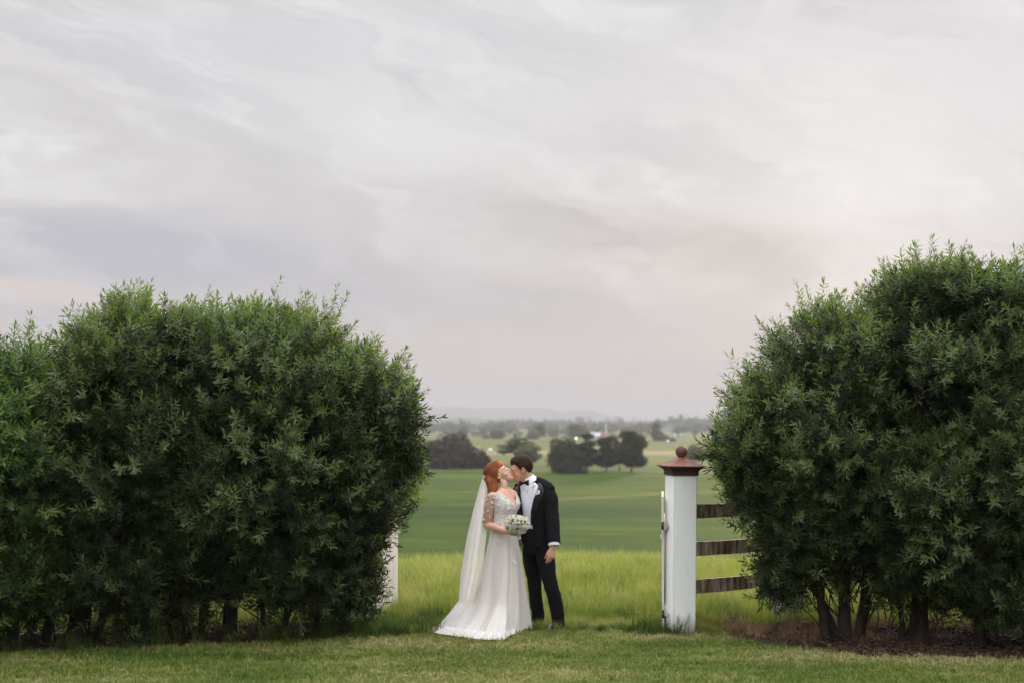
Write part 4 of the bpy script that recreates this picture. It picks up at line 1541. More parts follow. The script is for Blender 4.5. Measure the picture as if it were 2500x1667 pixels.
#PEOPLE#
# ------------------------------------------------------------------ people
M_skin = material('fair skin', (0.66, 0.41, 0.31), 0.5, 0.35, (0.62, 0.35, 0.25), 18, 0.05, 120)
M_skin2 = material('tanned skin', (0.56, 0.315, 0.22), 0.55, 0.3, (0.52, 0.26, 0.175), 18, 0.05, 120)
for m_ in (M_skin, M_skin2):
    b_ = m_.node_tree.nodes['Principled BSDF']
    b_.inputs['Subsurface Weight'].default_value = 0.12
    b_.inputs['Subsurface Radius'].default_value = (0.02, 0.008, 0.004)
M_lip = material('lips', (0.50, 0.16, 0.13), 0.4, 0.4)
M_lash = material('dark lashes', (0.05, 0.03, 0.025), 0.7, 0.2)
M_brow = material('auburn brow', (0.20, 0.09, 0.05), 0.7, 0.2)


def hair_material(name, c1, c2, rough=0.38):
    m = bpy.data.materials.new(name)
    m.use_nodes = True
    N = NT(m.node_tree)
    b = m.node_tree.nodes['Principled BSDF']
    oi = N.n('ShaderNodeNewGeometry')
    N.l(N.mix(oi.outputs['Random Per Island'], c1, c2), b.inputs['Base Color'])
    b.inputs['Roughness'].default_value = rough
    b.inputs['Specular IOR Level'].default_value = 0.22
    return m


M_red = hair_material('auburn hair', (0.36, 0.10, 0.032), (0.11, 0.030, 0.012), 0.6)
M_brown = hair_material('dark brown hair', (0.034, 0.015, 0.008), (0.013, 0.0065, 0.004), 0.65)
M_suit = material('black suit wool', (0.0055, 0.0055, 0.007), 0.85, 0.12, (0.008, 0.008, 0.010), 30, 0.2, 200)
M_satin = material('black satin', (0.005, 0.005, 0.006), 0.42, 0.3)
M_shirt = material('white shirt cotton', (0.72, 0.75, 0.83), 0.75, 0.2, (0.66, 0.69, 0.77), 12, 0.15, 150)
M_shoe = material('black patent shoe', (0.012, 0.012, 0.013), 0.12, 0.7)
M_stud = material('dark stud', (0.05, 0.05, 0.06), 0.3, 0.6)
M_pearl = material('pearl', (0.80, 0.77, 0.72), 0.2, 0.6)
M_green = material('bouquet greenery', (0.06, 0.11, 0.035), 0.6, 0.3, (0.10, 0.15, 0.05), 40)
M_berry = material('blue thistle', (0.05, 0.07, 0.10), 0.7, 0.2)


def cloth(name, col, var, trans, transp, scale=3.0, tcol=None):
    m = bpy.data.materials.new(name)
    m.use_nodes = True
    N = NT(m.node_tree)
    b = m.node_tree.nodes['Principled BSDF']
    o = m.node_tree.nodes['Material Output']
    t = N.n('ShaderNodeTexCoord')
    f = N.noise(N.mapping(t.outputs['Object'], (1, 1, 0.2)), scale, 4, 0.6)
    N.l(N.mix(N.rng(f, 0.4, 0.6), col, var), b.inputs['Base Color'])
    b.inputs['Roughness'].default_value = 0.7
    b.inputs['Specular IOR Level'].default_value = 0.2
    b.inputs['Sheen Weight'].default_value = 0.2
    tl = N.n('ShaderNodeBsdfTranslucent')
    tl.inputs[0].default_value = (*(tcol or col), 1)
    mx = N.n('ShaderNodeMixShader')
    mx.inputs[0].default_value = trans
    N.l(b.outputs[0], mx.inputs[1])
    N.l(tl.outputs[0], mx.inputs[2])
    last = mx.outputs[0]
    if transp:
        tp = N.n('ShaderNodeBsdfTransparent')
        m2 = N.n('ShaderNodeMixShader')
        lw = N.n('ShaderNodeLayerWeight')
        lw.inputs[0].default_value = 0.35
        fac = N.rng(lw.outputs['Facing'], 0.0, 0.9, transp, transp * 0.25)
        N.l(fac, m2.inputs[0])
        N.l(last, m2.inputs[1])
        N.l(tp.outputs[0], m2.inputs[2])
        last = m2.outputs[0]
    N.l(last, o.inputs[0])
    return m


M_petal = cloth('white petal', (0.88, 0.85, 0.76), (0.84, 0.82, 0.70), 0.35, 0, 40)
M_lace = cloth('ivory lace', (0.88, 0.86, 0.82), (0.82, 0.79, 0.74), 0.3, 0, 60)
M_dress = cloth('ivory tulle', (0.78, 0.745, 0.71), (0.73, 0.69, 0.65), 0.25, 0, 5)
M_veil = cloth('sheer veil tulle', (0.86, 0.83, 0.84), (0.83, 0.80, 0.81), 0.32, 0.42, 4, (0.74, 0.76, 0.84))
M_band = cloth('ivory waistband', (0.76, 0.74, 0.71), (0.70, 0.68, 0.65), 0.1, 0, 12)


def frame(fwd, up_hint):
    f = Vector(fwd).normalized()
    l = Vector(up_hint).cross(f).normalized()
    u = f.cross(l).normalized()
    return Matrix((f, l, u)).transposed()      # local x = forward, y = left, z = up


def head_geo(g, O, M, s, male):
    """a head with face; local x forward, y left, z up, metres * s"""
    def T(x, y, z):
        return O + M @ Vector((x * s, y * s, z * s))
    MM = M @ Matrix.Diagonal((s, s, s))
    jaw = 1.0 if male else 0.90
    g.ell(T(-0.014, 0, 0.032), (0.098, 0.073, 0.086), MM, 24, 16)
    secs = []
    for z, cx, rx, ry in ((0.075, 0.012, 0.062, 0.060), (0.04, 0.020, 0.068, 0.064), (0.0, 0.024, 0.066, 0.0625), (-0.03, 0.027, 0.064, 0.060 * jaw), (-0.058, 0.034, 0.058, 0.053 * jaw), (-0.082, 0.044, 0.046, 0.043 * jaw), (-0.100, 0.052, 0.034, 0.030 * jaw), (-0.110, 0.056, 0.022, 0.018 * jaw)):
        secs.append((T(cx, 0, z), M @ Vector((rx * s, 0, 0)), M @ Vector((0, ry * s, 0))))
    g.loft(secs, 24)
    g.tube([T(0.083, 0, 0.028), T(0.099, 0, 0.002), T(0.110, 0, -0.018)], [0.008 * s, 0.0085 * s, 0.011 * s], 10, 2)
    for y in (-1, 1):
        g.ell(T(0.098, y * 0.011, -0.026), (0.010, 0.008, 0.007), MM, 10, 6)
        g.ell(T(0.076, y * 0.030, 0.034), (0.012, 0.024, 0.0075), MM, 12, 8)
        g.ell(T(0.070, y * 0.031, 0.010), (0.0135, 0.015, 0.0115), MM, 14, 10)
        g.ell(T(0.048, y * 0.036, -0.022), (0.030, 0.0235, 0.030), MM, 14, 10)
        # ear: shell with rim
        g.ell(T(-0.006, y * 0.072, -0.006), (0.017, 0.008, 0.028), MM, 14, 10)
        g.tube([T(0.002, y * 0.074, -0.030), T(-0.014, y * 0.080, -0.022), T(-0.024, y * 0.084, 0.002), T(-0.014, y * 0.083, 0.022), T(0.004, y * 0.077, 0.018)], [0.005 * s, 0.0045 * s, 0.0048 * s, 0.0045 * s, 0.004 * s], 8, 3)
    g.ell(T(0.088, 0, -0.0515), (0.012, 0.021, 0.0065), MM, 12, 8)
    g.ell(T(0.085, 0, -0.0635), (0.0125, 0.018, 0.0075), MM, 12, 8)
    g.ell(T(0.074, 0, -0.094), (0.018, 0.019, 0.015), MM, 12, 8)
    return T, MM


def hand_geo(g, wrist, d, back, thumb, s=1.0, curl=(0.35, 0.45, 0.5, 0.55), spread=0.05, thumb_curl=0.3, open_=0.62):
    """wrist point, direction of the fingers, direction the back of the hand faces, side of the thumb"""
    d = Vector(d).normalized()
    back = (Vector(back) - d * Vector(back).dot(d)).normalized()
    th = (Vector(thumb) - d * Vector(thumb).dot(d) - back * Vector(thumb).dot(back)).normalized()
    W = Vector(wrist)
    secs = []
    for t, hw, hd in ((-0.02, 0.026, 0.020), (0.0, 0.028, 0.018), (0.03, 0.036, 0.0165), (0.06, 0.041, 0.015), (0.085, 0.040, 0.0125), (0.094, 0.034, 0.009)):
        secs.append((W + d * t * s, th * hw * s, back * hd * s))
    g.loft(secs, 16)
    lens = (0.074, 0.082, 0.077, 0.060)
    for i in range(4):
        off = 0.030 - i * 0.0200
        L = lens[i] * s
        c_ = curl[i]
        base = W + d * (0.078 - 0.004 * abs(i - 1)) * s + th * off * s
        ang, p = spread * (1.5 - i), base
        pts = [base]
        dd = (d * math.cos(ang) + th * math.sin(ang)).normalized()
        a = 0.0
        for k, fr in enumerate((0.46, 0.30, 0.24)):
            a += c_ * (0.7, 1.1, 0.8)[k]
            v = dd * math.cos(a) - back * math.sin(a)
            p = p + v * L * fr
            pts.append(p)
        g.tube(pts, [0.0095 * s, 0.0088 * s, 0.0080 * s, 0.0068 * s], 10, 2)
    # thumb leaves the side of the palm
    b0 = W + d * 0.022 * s + th * 0.024 * s - back * 0.004
    v = (d * (1.2 - open_ * 0.77) + th * open_ - back * (0.25 + thumb_curl * 0.3)).normalized()
    p1 = b0 + v * 0.040 * s
    v2 = (v + d * 0.35 - back * thumb_curl * 0.5 - th * thumb_curl * 0.3).normalized()
    p2 = p1 + v2 * 0.032 * s
    p3 = p2 + v2 * 0.024 * s
    g.tube([b0, p1, p2, p3], [0.0125 * s, 0.0108 * s, 0.0095 * s, 0.0075 * s], 10, 2)


def hair_cap(O, M, s, mask, lift, name, mat, parent, seed, rx=(0.100, 0.076, 0.088), cx=-0.014, cz=0.032):
    """a cap of hair over the skull; mask(local point) -> 0..1"""
    V, F = [], []
    ns, nr = 56, 36
    for k in range(nr + 1):
        th = math.pi * k / nr
        for i in range(ns):
            a = 2 * math.pi * i / ns
            q = Vector((math.sin(th) * math.cos(a), math.sin(th) * math.sin(a), math.cos(th)))
            p = Vector((cx + rx[0] * q.x, rx[1] * q.y, cz + rx[2] * q.z))
            mk = mask(p)
            nz = 0.0018 * mnoise.noise(Vector((p.x * 30, p.y * 60, p.z * 60 + seed)))
            r = 1 + (lift(p) / 0.09 + nz / 0.09) * mk - 0.14 * (1 - mk)
            p = Vector((cx + rx[0] * q.x * r, rx[1] * q.y * r, cz + rx[2] * q.z * r))
            V.append(O + M @ (p * s))
    for k in range(nr):
        for i in range(ns):
            j = (i + 1) % ns
            F.append((k * ns + i, (k + 1) * ns + i, (k + 1) * ns + j, k * ns + j))
    return mesh_obj(name, V, F, mat, parent, True)


# ================================================================== the man
man = empty('person', (gx(1330, 15.1), 15.1, 0), 'man in a black tuxedo and bow tie bending to kiss the bride', 'person', 'couple kissing in the gateway')
mf = Vector((-0.57, -0.82, 0))       # where his chest faces
ml = Vector((0.82, -0.57, 0))        # his left side
up = Vector((0, 0, 1))
MY = 15.12


def mp(px, py, dY=0.0):
    return at(px, py, MY + dY)


# head
ms_ = 1.12
mfd = Vector((-0.94, -0.10, -0.34))
MH = frame(mfd, (-0.28, 0, 1.0))
ear_target = at(1277.5, 1147.5, 15.03)
MO = ear_target - MH @ (Vector((-0.008, 0.078, -0.006)) * ms_)
g = G()
mT, mMM = head_geo(g, MO, MH, ms_, True)
# neck and shoulders
nk0 = mT(-0.020, 0, -0.035)
nk1 = mp(1291, 1178, 0.02)
g.tube([mT(-0.015, 0, 0.0), nk0, nk0.lerp(nk1, 0.6), nk1, mp(1296, 1200, 0.02)], [0.058, 0.060, 0.062, 0.066, 0.08], 18, 3)


def sec(c, hw, hd, l=ml, f=mf, tilt=0.0):
    return (c, l * hw, f * hd + up * hd * tilt)


torso = [(mp(1297, 1183, 0.02), 0.085, 0.070), (mp(1302, 1197, 0.02), 0.145, 0.080), (mp(1303, 1215, 0.02), 0.165, 0.105), (mp(1302, 1250, 0.02), 0.160, 0.108), (mp(1304, 1285, 0.02), 0.148, 0.102), (mp(1308, 1320, 0.02), 0.160, 0.110), (mp(1311, 1345, 0.02), 0.150, 0.105)]
g.loft([sec(*t) for t in torso], 24)
shL, elL, wrL = mp(1333, 1196, -0.07), mp(1349, 1268, -0.16), mp(1350, 1334, -0.26)
g.tube([shL, shL.lerp(elL, 0.5), elL, elL.lerp(wrL, 0.4), wrL], [0.048, 0.048, 0.042, 0.042, 0.027], 14, 3)
shR, elR, wrR = mp(1268, 1192, 0.10), mp(1243, 1262, 0.30), at(1214, 1276, 15.28)
g.tube([shR, shR.lerp(elR, 0.5), elR, elR.lerp(wrR, 0.4), wrR], [0.056, 0.048, 0.042, 0.040, 0.027], 14, 3)
# legs
hipR, knR, anR = mp(1297, 1335, 0.10), mp(1303, 1425, 0.10), mp(1314, 1514, 0.14)
hipL, knL, anL = mp(1329, 1335, -0.04), mp(1345, 1425, -0.12), mp(1362, 1516, -0.07)
for a_, b_, c_ in ((hipR, knR, anR), (hipL, knL, anL)):
    g.tube([a_, a_.lerp(b_, 0.5), b_, b_.lerp(c_, 0.35), c_], [0.086, 0.074, 0.054, 0.054, 0.038], 16, 3)
    fd_ = (Vector((-0.10, -0.22, 0)) if a_ is hipR else Vector((-0.17, -0.17, 0))).normalized()
    f0 = Vector((c_.x, c_.y, 0.052))
    g.tube([c_, f0, f0 + fd_ * 0.07, f0 + fd_ * 0.12 + Vector((0, 0, -0.012))], [0.034, 0.028, 0.024, 0.016], 12, 2)
# hands: left hangs with the back to the camera, right goes round her waist
hand_geo(g, wrL + Vector((-0.006, 0, -0.012)), (-0.16, -0.05, -1), (0.30, -0.9, 0), (-0.9, -0.25, 0), 1.10, (0.22, 0.34, 0.42, 0.75), 0.02, 0.6, 0.30)
hand_geo(g, wrR, (-0.80, -0.52, 0.10), (-0.35, 0.9, 0.1), (0, 0, 1), 1.0, (0.5, 0.5, 0.55, 0.6), 0.03)
fuse(g, 'body', M_skin2, man, 0.0046, 3, 0.5)
# face details
for y in (-1, 1):
    G().tube([mT(0.0845, y * 0.018, 0.004), mT(0.0865, y * 0.030, 0.0015), mT(0.078, y * 0.044, 0.004)], [0.0014, 0.0018, 0.0012], 6, 3).build('eyelashes', M_lash, man)
    G().tube([mT(0.090, y * 0.014, 0.034), mT(0.088, y * 0.030, 0.039), mT(0.073, y * 0.049, 0.036)], [0.0035, 0.0045, 0.002], 6, 3).build('eyebrow', M_brown, man)
gl_ = G()
gl_.ell(mT(0.0905, 0, -0.0515), (0.0115, 0.019, 0.0052), mMM, 12, 8)
gl_.ell(mT(0.0875, 0, -0.0630), (0.0120, 0.017, 0.0062), mMM, 12, 8)
gl_.build('lips', M_lip, man)


def line_m(p):
    # hairline: high on the forehead, slanting down to the sideburn, over the ear, low at the nape
    if p.x > 0.050:
        return 0.074 - 0.15 * (p.x - 0.05)
    if p.x > 0.012:
        return 0.012 + (p.x - 0.012) * 1.63
    if p.x > -0.030:
        return 0.014
    return max(-0.058, 0.014 + (p.x + 0.030) * 2.4)


def mask_m(p):
    return min(1.0, max(0.0, (p.z - line_m(p)) / 0.006 + 0.5))


def lift_m(p):
    e = min(1.0, max(0.0, (p.z - line_m(p)) / 0.035))
    return 0.003 + e * (0.006 + 0.016 * max(0, min(1, (p.z - 0.05) / 0.05)) + 0.010 * max(0, min(1, p.x / 0.07)))


hc = hair_cap(MO, MH, ms_, mask_m, lift_m, 'hair', M_brown, man, 3)
hr = np.random.default_rng(77)
g = G()
for i in range(2600):
    q = Vector(hr.normal(size=3)).normalized()
    p = Vector((-0.014 + 0.100 * q.x, 0.076 * q.y, 0.032 + 0.088 * q.z))
    if mask_m(p) < 0.9:
        continue
    r = 1 + lift_m(p) / 0.09
    p0 = Vector((-0.014 + 0.100 * q.x * r, 0.076 * q.y * r, 0.032 + 0.088 * q.z * r))
    tdir = Vector((-1, 0, -0.1)) if q.z > 0.35 else Vector((-0.35, 0, -1))
    if q.x > 0.45 and q.z > 0.2:
        tdir = Vector((-0.2, 0.3, 0.9))
    tdir = (tdir - q * tdir.dot(q) + Vector(hr.normal(0, 0.10, 3))).normalized()
    L = hr.uniform(0.016, 0.032)
    sd_ = q.cross(tdir).normalized() * 0.0014
    p1 = p0 + tdir * L * 0.5 + q * 0.0012
    p2 = p0 + tdir * L - q * 0.0012
    pp = [MO + MH @ (x * ms_) for x in (p0 - sd_ - q * 0.002, p0 + sd_ - q * 0.002, p1 + sd_, p1 - sd_, p2)]
    g.add(pp, [(0, 1, 2, 3), (3, 2, 4)])
hs = g.build('hair_strands', M_brown, man, False)
hs['kind'] = 'stuff'


# trousers
g = G()
tr_top = mp(1305, 1283, 0.02)
g.loft([sec(tr_top, 0.157, 0.112), sec(mp(1307, 1305, 0.02), 0.168, 0.120), sec(mp(1310, 1330, 0.02), 0.178, 0.128), sec(mp(1312, 1350, 0.02), 0.170, 0.122)], 24)
g.tube([mp(1296, 1335, 0.10), mp(1299, 1375, 0.09), mp(1304, 1420, 0.09), mp(1308, 1465, 0.10), mp(1313, 1500, 0.13), mp(1314, 1523, 0.13)], [0.098, 0.090, 0.078, 0.070, 0.068, 0.068], 20, 3, False)
g.tube([mp(1328, 1335, -0.04), mp(1334, 1375, -0.08), mp(1341, 1415, -0.12), mp(1353, 1455, -0.11), mp(1361, 1495, -0.08), mp(1363, 1526, -0.07)], [0.104, 0.095, 0.080, 0.073, 0.072, 0.068], 20, 3, False)
# creases of the cloth
tm = fuse(g, 'trousers', M_suit, man, 0.008, 3, 0.5)
def _fold_tm(v):
    return 0.008 * mnoise.noise(Vector((v.x * 14, v.y * 14, v.z * 5))) + 0.004 * mnoise.noise(Vector((v.x * 8, v.y * 8, v.z * 22)))


rumple(tm, _fold_tm)
# shoes
for c_, dv in ((mp(1315, 1524, 0.13), Vector((-0.10, -0.22, 0))), (mp(1364, 1526, -0.07), Vector((-0.17, -0.17, 0)))):
    c_.z = 0.045
    dv = dv.normalized()
    sv = dv.cross(up)
    secs = []
    for t, hw, z, hh in ((-0.075, 0.020, 0.046, 0.036), (-0.06, 0.036, 0.05, 0.045), (-0.01, 0.040, 0.052, 0.048), (0.06, 0.042, 0.042, 0.038), (0.12, 0.046, 0.034, 0.030), (0.17, 0.038, 0.028, 0.024), (0.195, 0.016, 0.024, 0.014)):
        secs.append((Vector((c_.x, c_.y, z + 0.004)) + dv * t, sv * hw, up * hh))
    gsh = G().loft(secs, 16)
    gsh.build('shoe', M_shoe, man)

# shirt
g = G()
sh = [(mp(1293, 1176, 0.02), 0.080, 0.072), (mp(1299, 1188, 0.02), 0.155, 0.098), (mp(1303, 1215, 0.02), 0.182, 0.128), (mp(1303, 1250, 0.02), 0.166, 0.124), (mp(1305, 1283, 0.02), 0.155, 0.114), (mp(1306, 1292, 0.02), 0.150, 0.108)]
g.loft([sec(*t) for t in sh], 40)
shirt = g.build('shirt', M_shirt, man)
# placket studs
for t in (0.10, 0.38, 0.66, 0.90):
    pa, pb = mp(1303, 1190, 0.02) + mf * 0.112, mp(1303, 1272, 0.02) + mf * 0.128
    G().ell(pa.lerp(pb, t) + mf * 0.002, 0.0055).build('stud', M_stud, shirt)
# collar: a band round the neck, high at the nape, open at the throat
cc = mp(1288.5, 1168, 0.02)
cn = Vector((-0.46, -0.16, 0.87)).normalized()       # axis of the neck
cl_ = Vector((0.1, -1, 0)).cross(cn).normalized()
ca = cn.cross(cl_).normalized()
V, F = [], []
nseg = 44
for k, (hgt, rr) in enumerate(((-0.035, 0.090), (-0.006, 0.076), (0.022, 0.0685), (0.025, 0.0705), (-0.004, 0.081), (-0.038, 0.098))):
    for i in range(nseg + 1):
        a = math.radians(8) + (2 * math.pi - math.radians(16)) * i / nseg
        dirv = (mf * math.cos(a) + ml * math.sin(a))
        dirv = (dirv - cn * dirv.dot(cn)).normalized()
        V.append(cc + dirv * rr + cn * hgt)
for k in range(5):
    for i in range(nseg):
        a = k * (nseg + 1) + i
        F.append((a, a + 1, a + nseg + 2, a + nseg + 1))
G().add(V, F).build('collar', M_shirt, shirt)
# bow tie
bt = at(1279, 1178, MY) + mf * 0.118
bt = Vector((at(1279, 1178, 14.98).x, 14.98, at(1279, 1178, 14.98).z))
bl, bu = (ml * 0.97 + up * 0.10).normalized(), up
g = G()
for sgn in (-1, 1):
    secs = []
    for t, hh, hd in ((0.004, 0.012, 0.009), (0.018, 0.017, 0.011), (0.040, 0.027, 0.010), (0.058, 0.033, 0.007), (0.062, 0.030, 0.004)):
        secs.append((bt + bl * t * sgn + up * 0.003 * math.sin(t * 90), bu * hh, mf * hd))
    g.loft(secs, 12)
g.ell(bt + mf * 0.004, (0.011, 0.011, 0.013))
g.build('bow_tie', M_satin, man)

# jacket: open ring lofts with thickness, then sleeves fused on
jk = [(mp(1296, 1172, 0.03), 0.096, 0.078, 66), (mp(1300, 1181, 0.03), 0.165, 0.098, 46), (mp(1304, 1190, 0.02), 0.198, 0.118, 36), (mp(1304, 1215, 0.02), 0.204, 0.141, 25), (mp(1303, 1245, 0.02), 0.186, 0.139, 19), (mp(1303, 1272, 0.02), 0.176, 0.130, 17), (mp(1305, 1300, 0.02), 0.190, 0.138, 22), (mp(1307, 1332, 0.02), 0.206, 0.152, 30)]
V, F = [], []
nseg = 48
rings = []
for i in range(len(jk) - 1):
    for k in range(4):
        t = k / 4
        a, b = jk[i], jk[i + 1]
        rings.append((a[0].lerp(b[0], t), a[1] + (b[1] - a[1]) * t, a[2] + (b[2] - a[2]) * t, a[3] + (b[3] - a[3]) * t))
rings.append(jk[-1])
M2 = 2 * (nseg + 1)
for (c_, hw, hd, gap) in rings:
    ga = math.radians(gap)
    for inn in (0, 1):
        for i in range(nseg + 1):
            q = i if not inn else nseg - i
            a = ga + (2 * math.pi - 2 * ga) * q / nseg
            th_ = 0.010 * inn
            V.append(c_ + mf * math.cos(a) * (hd - th_) + ml * math.sin(a) * (hw - th_))
for k in range(len(rings) - 1):
    for i in range(M2):
        j = (i + 1) % M2
        F.append((k * M2 + i, k * M2 + j, (k + 1) * M2 + j, (k + 1) * M2 + i))
F.append(tuple(range(M2 - 1, -1, -1)))
F.append(tuple((len(rings) - 1) * M2 + i for i in range(M2)))
g = G().add(V, F)
g.tube([mp(1306, 1176, 0.04), mp(1322, 1180, -0.02), mp(1338, 1192, -0.08)], [0.060, 0.064, 0.074], 18, 3)
g.tube([mp(1285, 1178, 0.06), mp(1274, 1182, 0.09), mp(1270, 1190, 0.11)], [0.045, 0.055, 0.064], 18, 3)
g.tube([mp(1334, 1191, -0.07), mp(1343, 1215, -0.10), mp(1347, 1245, -0.13), mp(1349, 1270, -0.16), mp(1351, 1298, -0.20), mp(1353, 1326, -0.25)], [0.074, 0.080, 0.076, 0.077, 0.071, 0.067], 20, 3, False)
g.ell(mp(1335, 1191, -0.07), 0.075)
g.tube([mp(1271, 1190, 0.10), mp(1262, 1215, 0.18), mp(1246, 1262, 0.31), at(1226, 1272, 15.34)], [0.068, 0.068, 0.060, 0.050], 18, 3, False)
jk_o = fuse(g, 'jacket', M_suit, man, 0.0065, 3, 0.5)
def _fold_jk_o(v):
    return 0.006 * mnoise.noise(Vector((v.x * 10, v.y * 10, v.z * 6))) + 0.004 * mnoise.noise(Vector((v.x * 7, v.y * 7, v.z * 26 + 4)))


rumple(jk_o, _fold_jk_o)
# lapels of satin along the opening
for sgn in (-1, 1):
    V, F = [], []
    n = 16
    for i in range(n + 1):
        t = i / n
        f_ = t * 19
        k0 = min(int(f_) + 2, len(rings) - 1)
        c_, hw, hd, gap = rings[k0]
        wdt = math.radians(2 + 26 * math.sin(math.pi * min(1, (1 - t) * 0.62 + 0.02)))
        for j in range(3):
            a = math.radians(gap - 1.5) + wdt * j / 2
            a *= sgn
            o_ = 0.010 + (0.006 if j == 1 else 0.002)
            V.append(c_ + mf * math.cos(a) * (hd + o_) + ml * math.sin(a) * (hw + o_))
    for i in range(n):
        for j in range(2):
            a = i * 3 + j
            F.append((a, a + 1, a + 4, a + 3) if sgn > 0 else (a, a + 3, a + 4, a + 1))
    G().add(V, F).build('lapel', M_satin, jk_o)
# cuffs
for a_, b_, r0 in ((mp(1352, 1318, -0.24), mp(1352.5, 1332, -0.258), 0.060),):
    d = (b_ - a_).normalized()
    u = d.cross(Vector((0, 1, 0))).normalized()
    v = d.cross(u)
    G().loft([(a_, u * r0, v * r0 * .8), (b_ - d * 0.004, u * r0, v * r0 * .8), (b_, u * (r0 - .004), v * (r0 * .8 - .003)), (b_ - d * 0.02, u * (r0 - .006), v * (r0 * .8 - .006))], 24).build('cuff', M_shirt, shirt)
# breast pocket and buttonhole flower
pk = at(1313, 1203, 14.945)
V = [(-0.030, -0.020), (0.026, -0.006), (0.030, 0.018), (0.010, 0.034), (-0.006, 0.014), (-0.018, 0.004)]
pkc = pk
fr = [pkc + ml * x * 0.8 + up * y for x, y in V]
G().add([p - mf * 0.004 for p in fr] + [p + mf * 0.006 for p in fr], [tuple(range(5, -1, -1)), tuple(range(6, 12))] + [(i, (i + 1) % 6, 6 + (i + 1) % 6, 6 + i) for i in range(6)]).build('pocket_square', M_shirt, jk_o, False)


def rose_geo(g, c, r, axis, rng):
    """a rose: cup of overlapping curled petals round a tight heart"""
    ax = Vector(axis).normalized()
    u = ax.cross(Vector((0.3, 0.2, 0.9))).normalized()
    v = ax.cross(u)
    g.ell(c + ax * r * 0.15, r * 0.50, None, 8, 6)
    for ring, (n, rad, hgt, op) in enumerate(((3, 0.42, 0.62, 0.15), (4, 0.66, 0.52, 0.35), (5, 0.90, 0.30, 0.65))):
        for i in range(n):
            a = 2 * math.pi * (i + 0.5 * ring) / n + rng.uniform(-.2, .2)
            o_ = u * math.cos(a) + v * math.sin(a)
            t_ = ax.cross(o_)
            wd = r * (0.55 + 0.1 * ring)
            b0 = c + o_ * r * rad * 0.5 - ax * r * 0.55
            m0 = c + o_ * r * rad * 0.98 + ax * r * 0.05
            t0 = c + o_ * r * (rad + op * 0.25) + ax * r * hgt
            Vv = [b0 - t_ * wd * 0.4, b0 + t_ * wd * 0.4, m0 + t_ * wd * 0.8 - o_ * r * 0.14, m0 + o_ * r * 0.05, m0 - t_ * wd * 0.8 - o_ * r * 0.14, t0 + t_ * wd * 0.6 - o_ * r * 0.12, t0 + o_ * r * 0.04, t0 - t_ * wd * 0.6 - o_ * r * 0.12]
            g.add(Vv, [(0, 1, 2, 3), (0, 3, 4), (3, 2, 5, 6), (4, 3, 6, 7)])


prng = np.random.default_rng(31)
g = G()
rose_geo(g, at(1303, 1186, 14.93), 0.026, (-0.3, -0.85, 0.35), prng)
bo = g.build('buttonhole_rose', M_petal, jk_o)
G().tube([at(1303, 1190, 14.95), at(1300, 1200, 14.945), at(1299, 1207, 14.94)], [0.004, 0.005, 0.005], 6, 2).build('buttonhole_stem', M_petal, jk_o)

# ================================================================== the bride
bride = empty('person', (gx(1235, 15.0), 15.0, 0), 'red-haired bride in an ivory gown and long veil, holding the bouquet', 'person', 'couple kissing in the gateway')
BY = 14.98
bf = Vector((0.70, -0.71, 0))
br = Vector((-0.71, -0.70, 0))


def bp(px, py, dY=0.0):
    return at(px, py, BY + dY)


bs = 1.04
bfd = Vector((0.80, -0.16, 0.56))
BH = frame(bfd, (-0.55, -0.05, 0.8))
ear_b = at(1218.5, 1163.5, 14.93)
BO = ear_b - BH @ (Vector((-0.008, -0.078, -0.008)) * bs)
g = G()
bT, bMM = head_geo(g, BO, BH, bs, False)
nb = bp(1229, 1194, 0.0)
g.tube([bT(-0.02, 0, 0.0), bT(-0.012, 0, -0.05), bp(1229, 1180, 0.0), nb, bp(1230, 1206, 0)], [0.046, 0.043, 0.042, 0.047, 0.070], 18, 3)


def bsec(c, hw, hd):
    return (c, br * hw, bf * hd)


tors = [(bp(1229, 1188), 0.040, 0.038), (bp(1229, 1195), 0.078, 0.054), (bp(1229, 1202), 0.135, 0.070), (bp(1231, 1215), 0.150, 0.092), (bp(1234, 1228), 0.142, 0.112), (bp(1233, 1245), 0.128, 0.100), (bp(1231, 1268), 0.112, 0.085), (bp(1231, 1295), 0.108, 0.086), (bp(1231, 1320), 0.122, 0.095), (bp(1231, 1345), 0.122, 0.095)]
g.loft([bsec(*t) for t in tors], 24)
for sx in (-1, 1):
    g.ell(bp(1234, 1231) + bf * 0.062 + br * 0.055 * sx, (0.055, 0.055, 0.055), None, 14, 10)
sR, eR, wR = bp(1202, 1210, -0.08), bp(1188, 1279, -0.05), at(1250, 1301, 14.70)
g.tube([sR, sR.lerp(eR, 0.35) + Vector((-0.006, 0, 0)), sR.lerp(eR, 0.7), eR, eR.lerp(wR, 0.3), eR.lerp(wR, 0.7), wR], [0.050, 0.054, 0.050, 0.043, 0.041, 0.031, 0.025], 16, 3)
sL = bp(1253, 1205, 0.12)
eL = at(1262, 1235, 15.20)
wL = at(1239, 1203, 14.99)
g.tube([sL, sL.lerp(eL, 0.5), eL], [0.045, 0.042, 0.036], 12, 2)
# legs inside the gown
for s_ in (-1, 1):
    h0 = bp(1232, 1340) + br * 0.075 * s_
    k0 = bp(1236, 1430) + br * 0.07 * s_
    a0 = bp(1242, 1515) + br * 0.06 * s_
    g.tube([h0, k0, a0], [0.080, 0.052, 0.034], 12, 3)
    g.tube([a0, a0 + bf * 0.10 + Vector((0, 0, -0.03))], [0.034, 0.026], 10, 1)
hand_geo(g, wR, (0.95, -0.05, -0.05), (0.15, -0.75, -0.65), (0, -0.35, 0.93), 0.92, (0.55, 0.6, 0.65, 0.7), 0.02, 0.5)
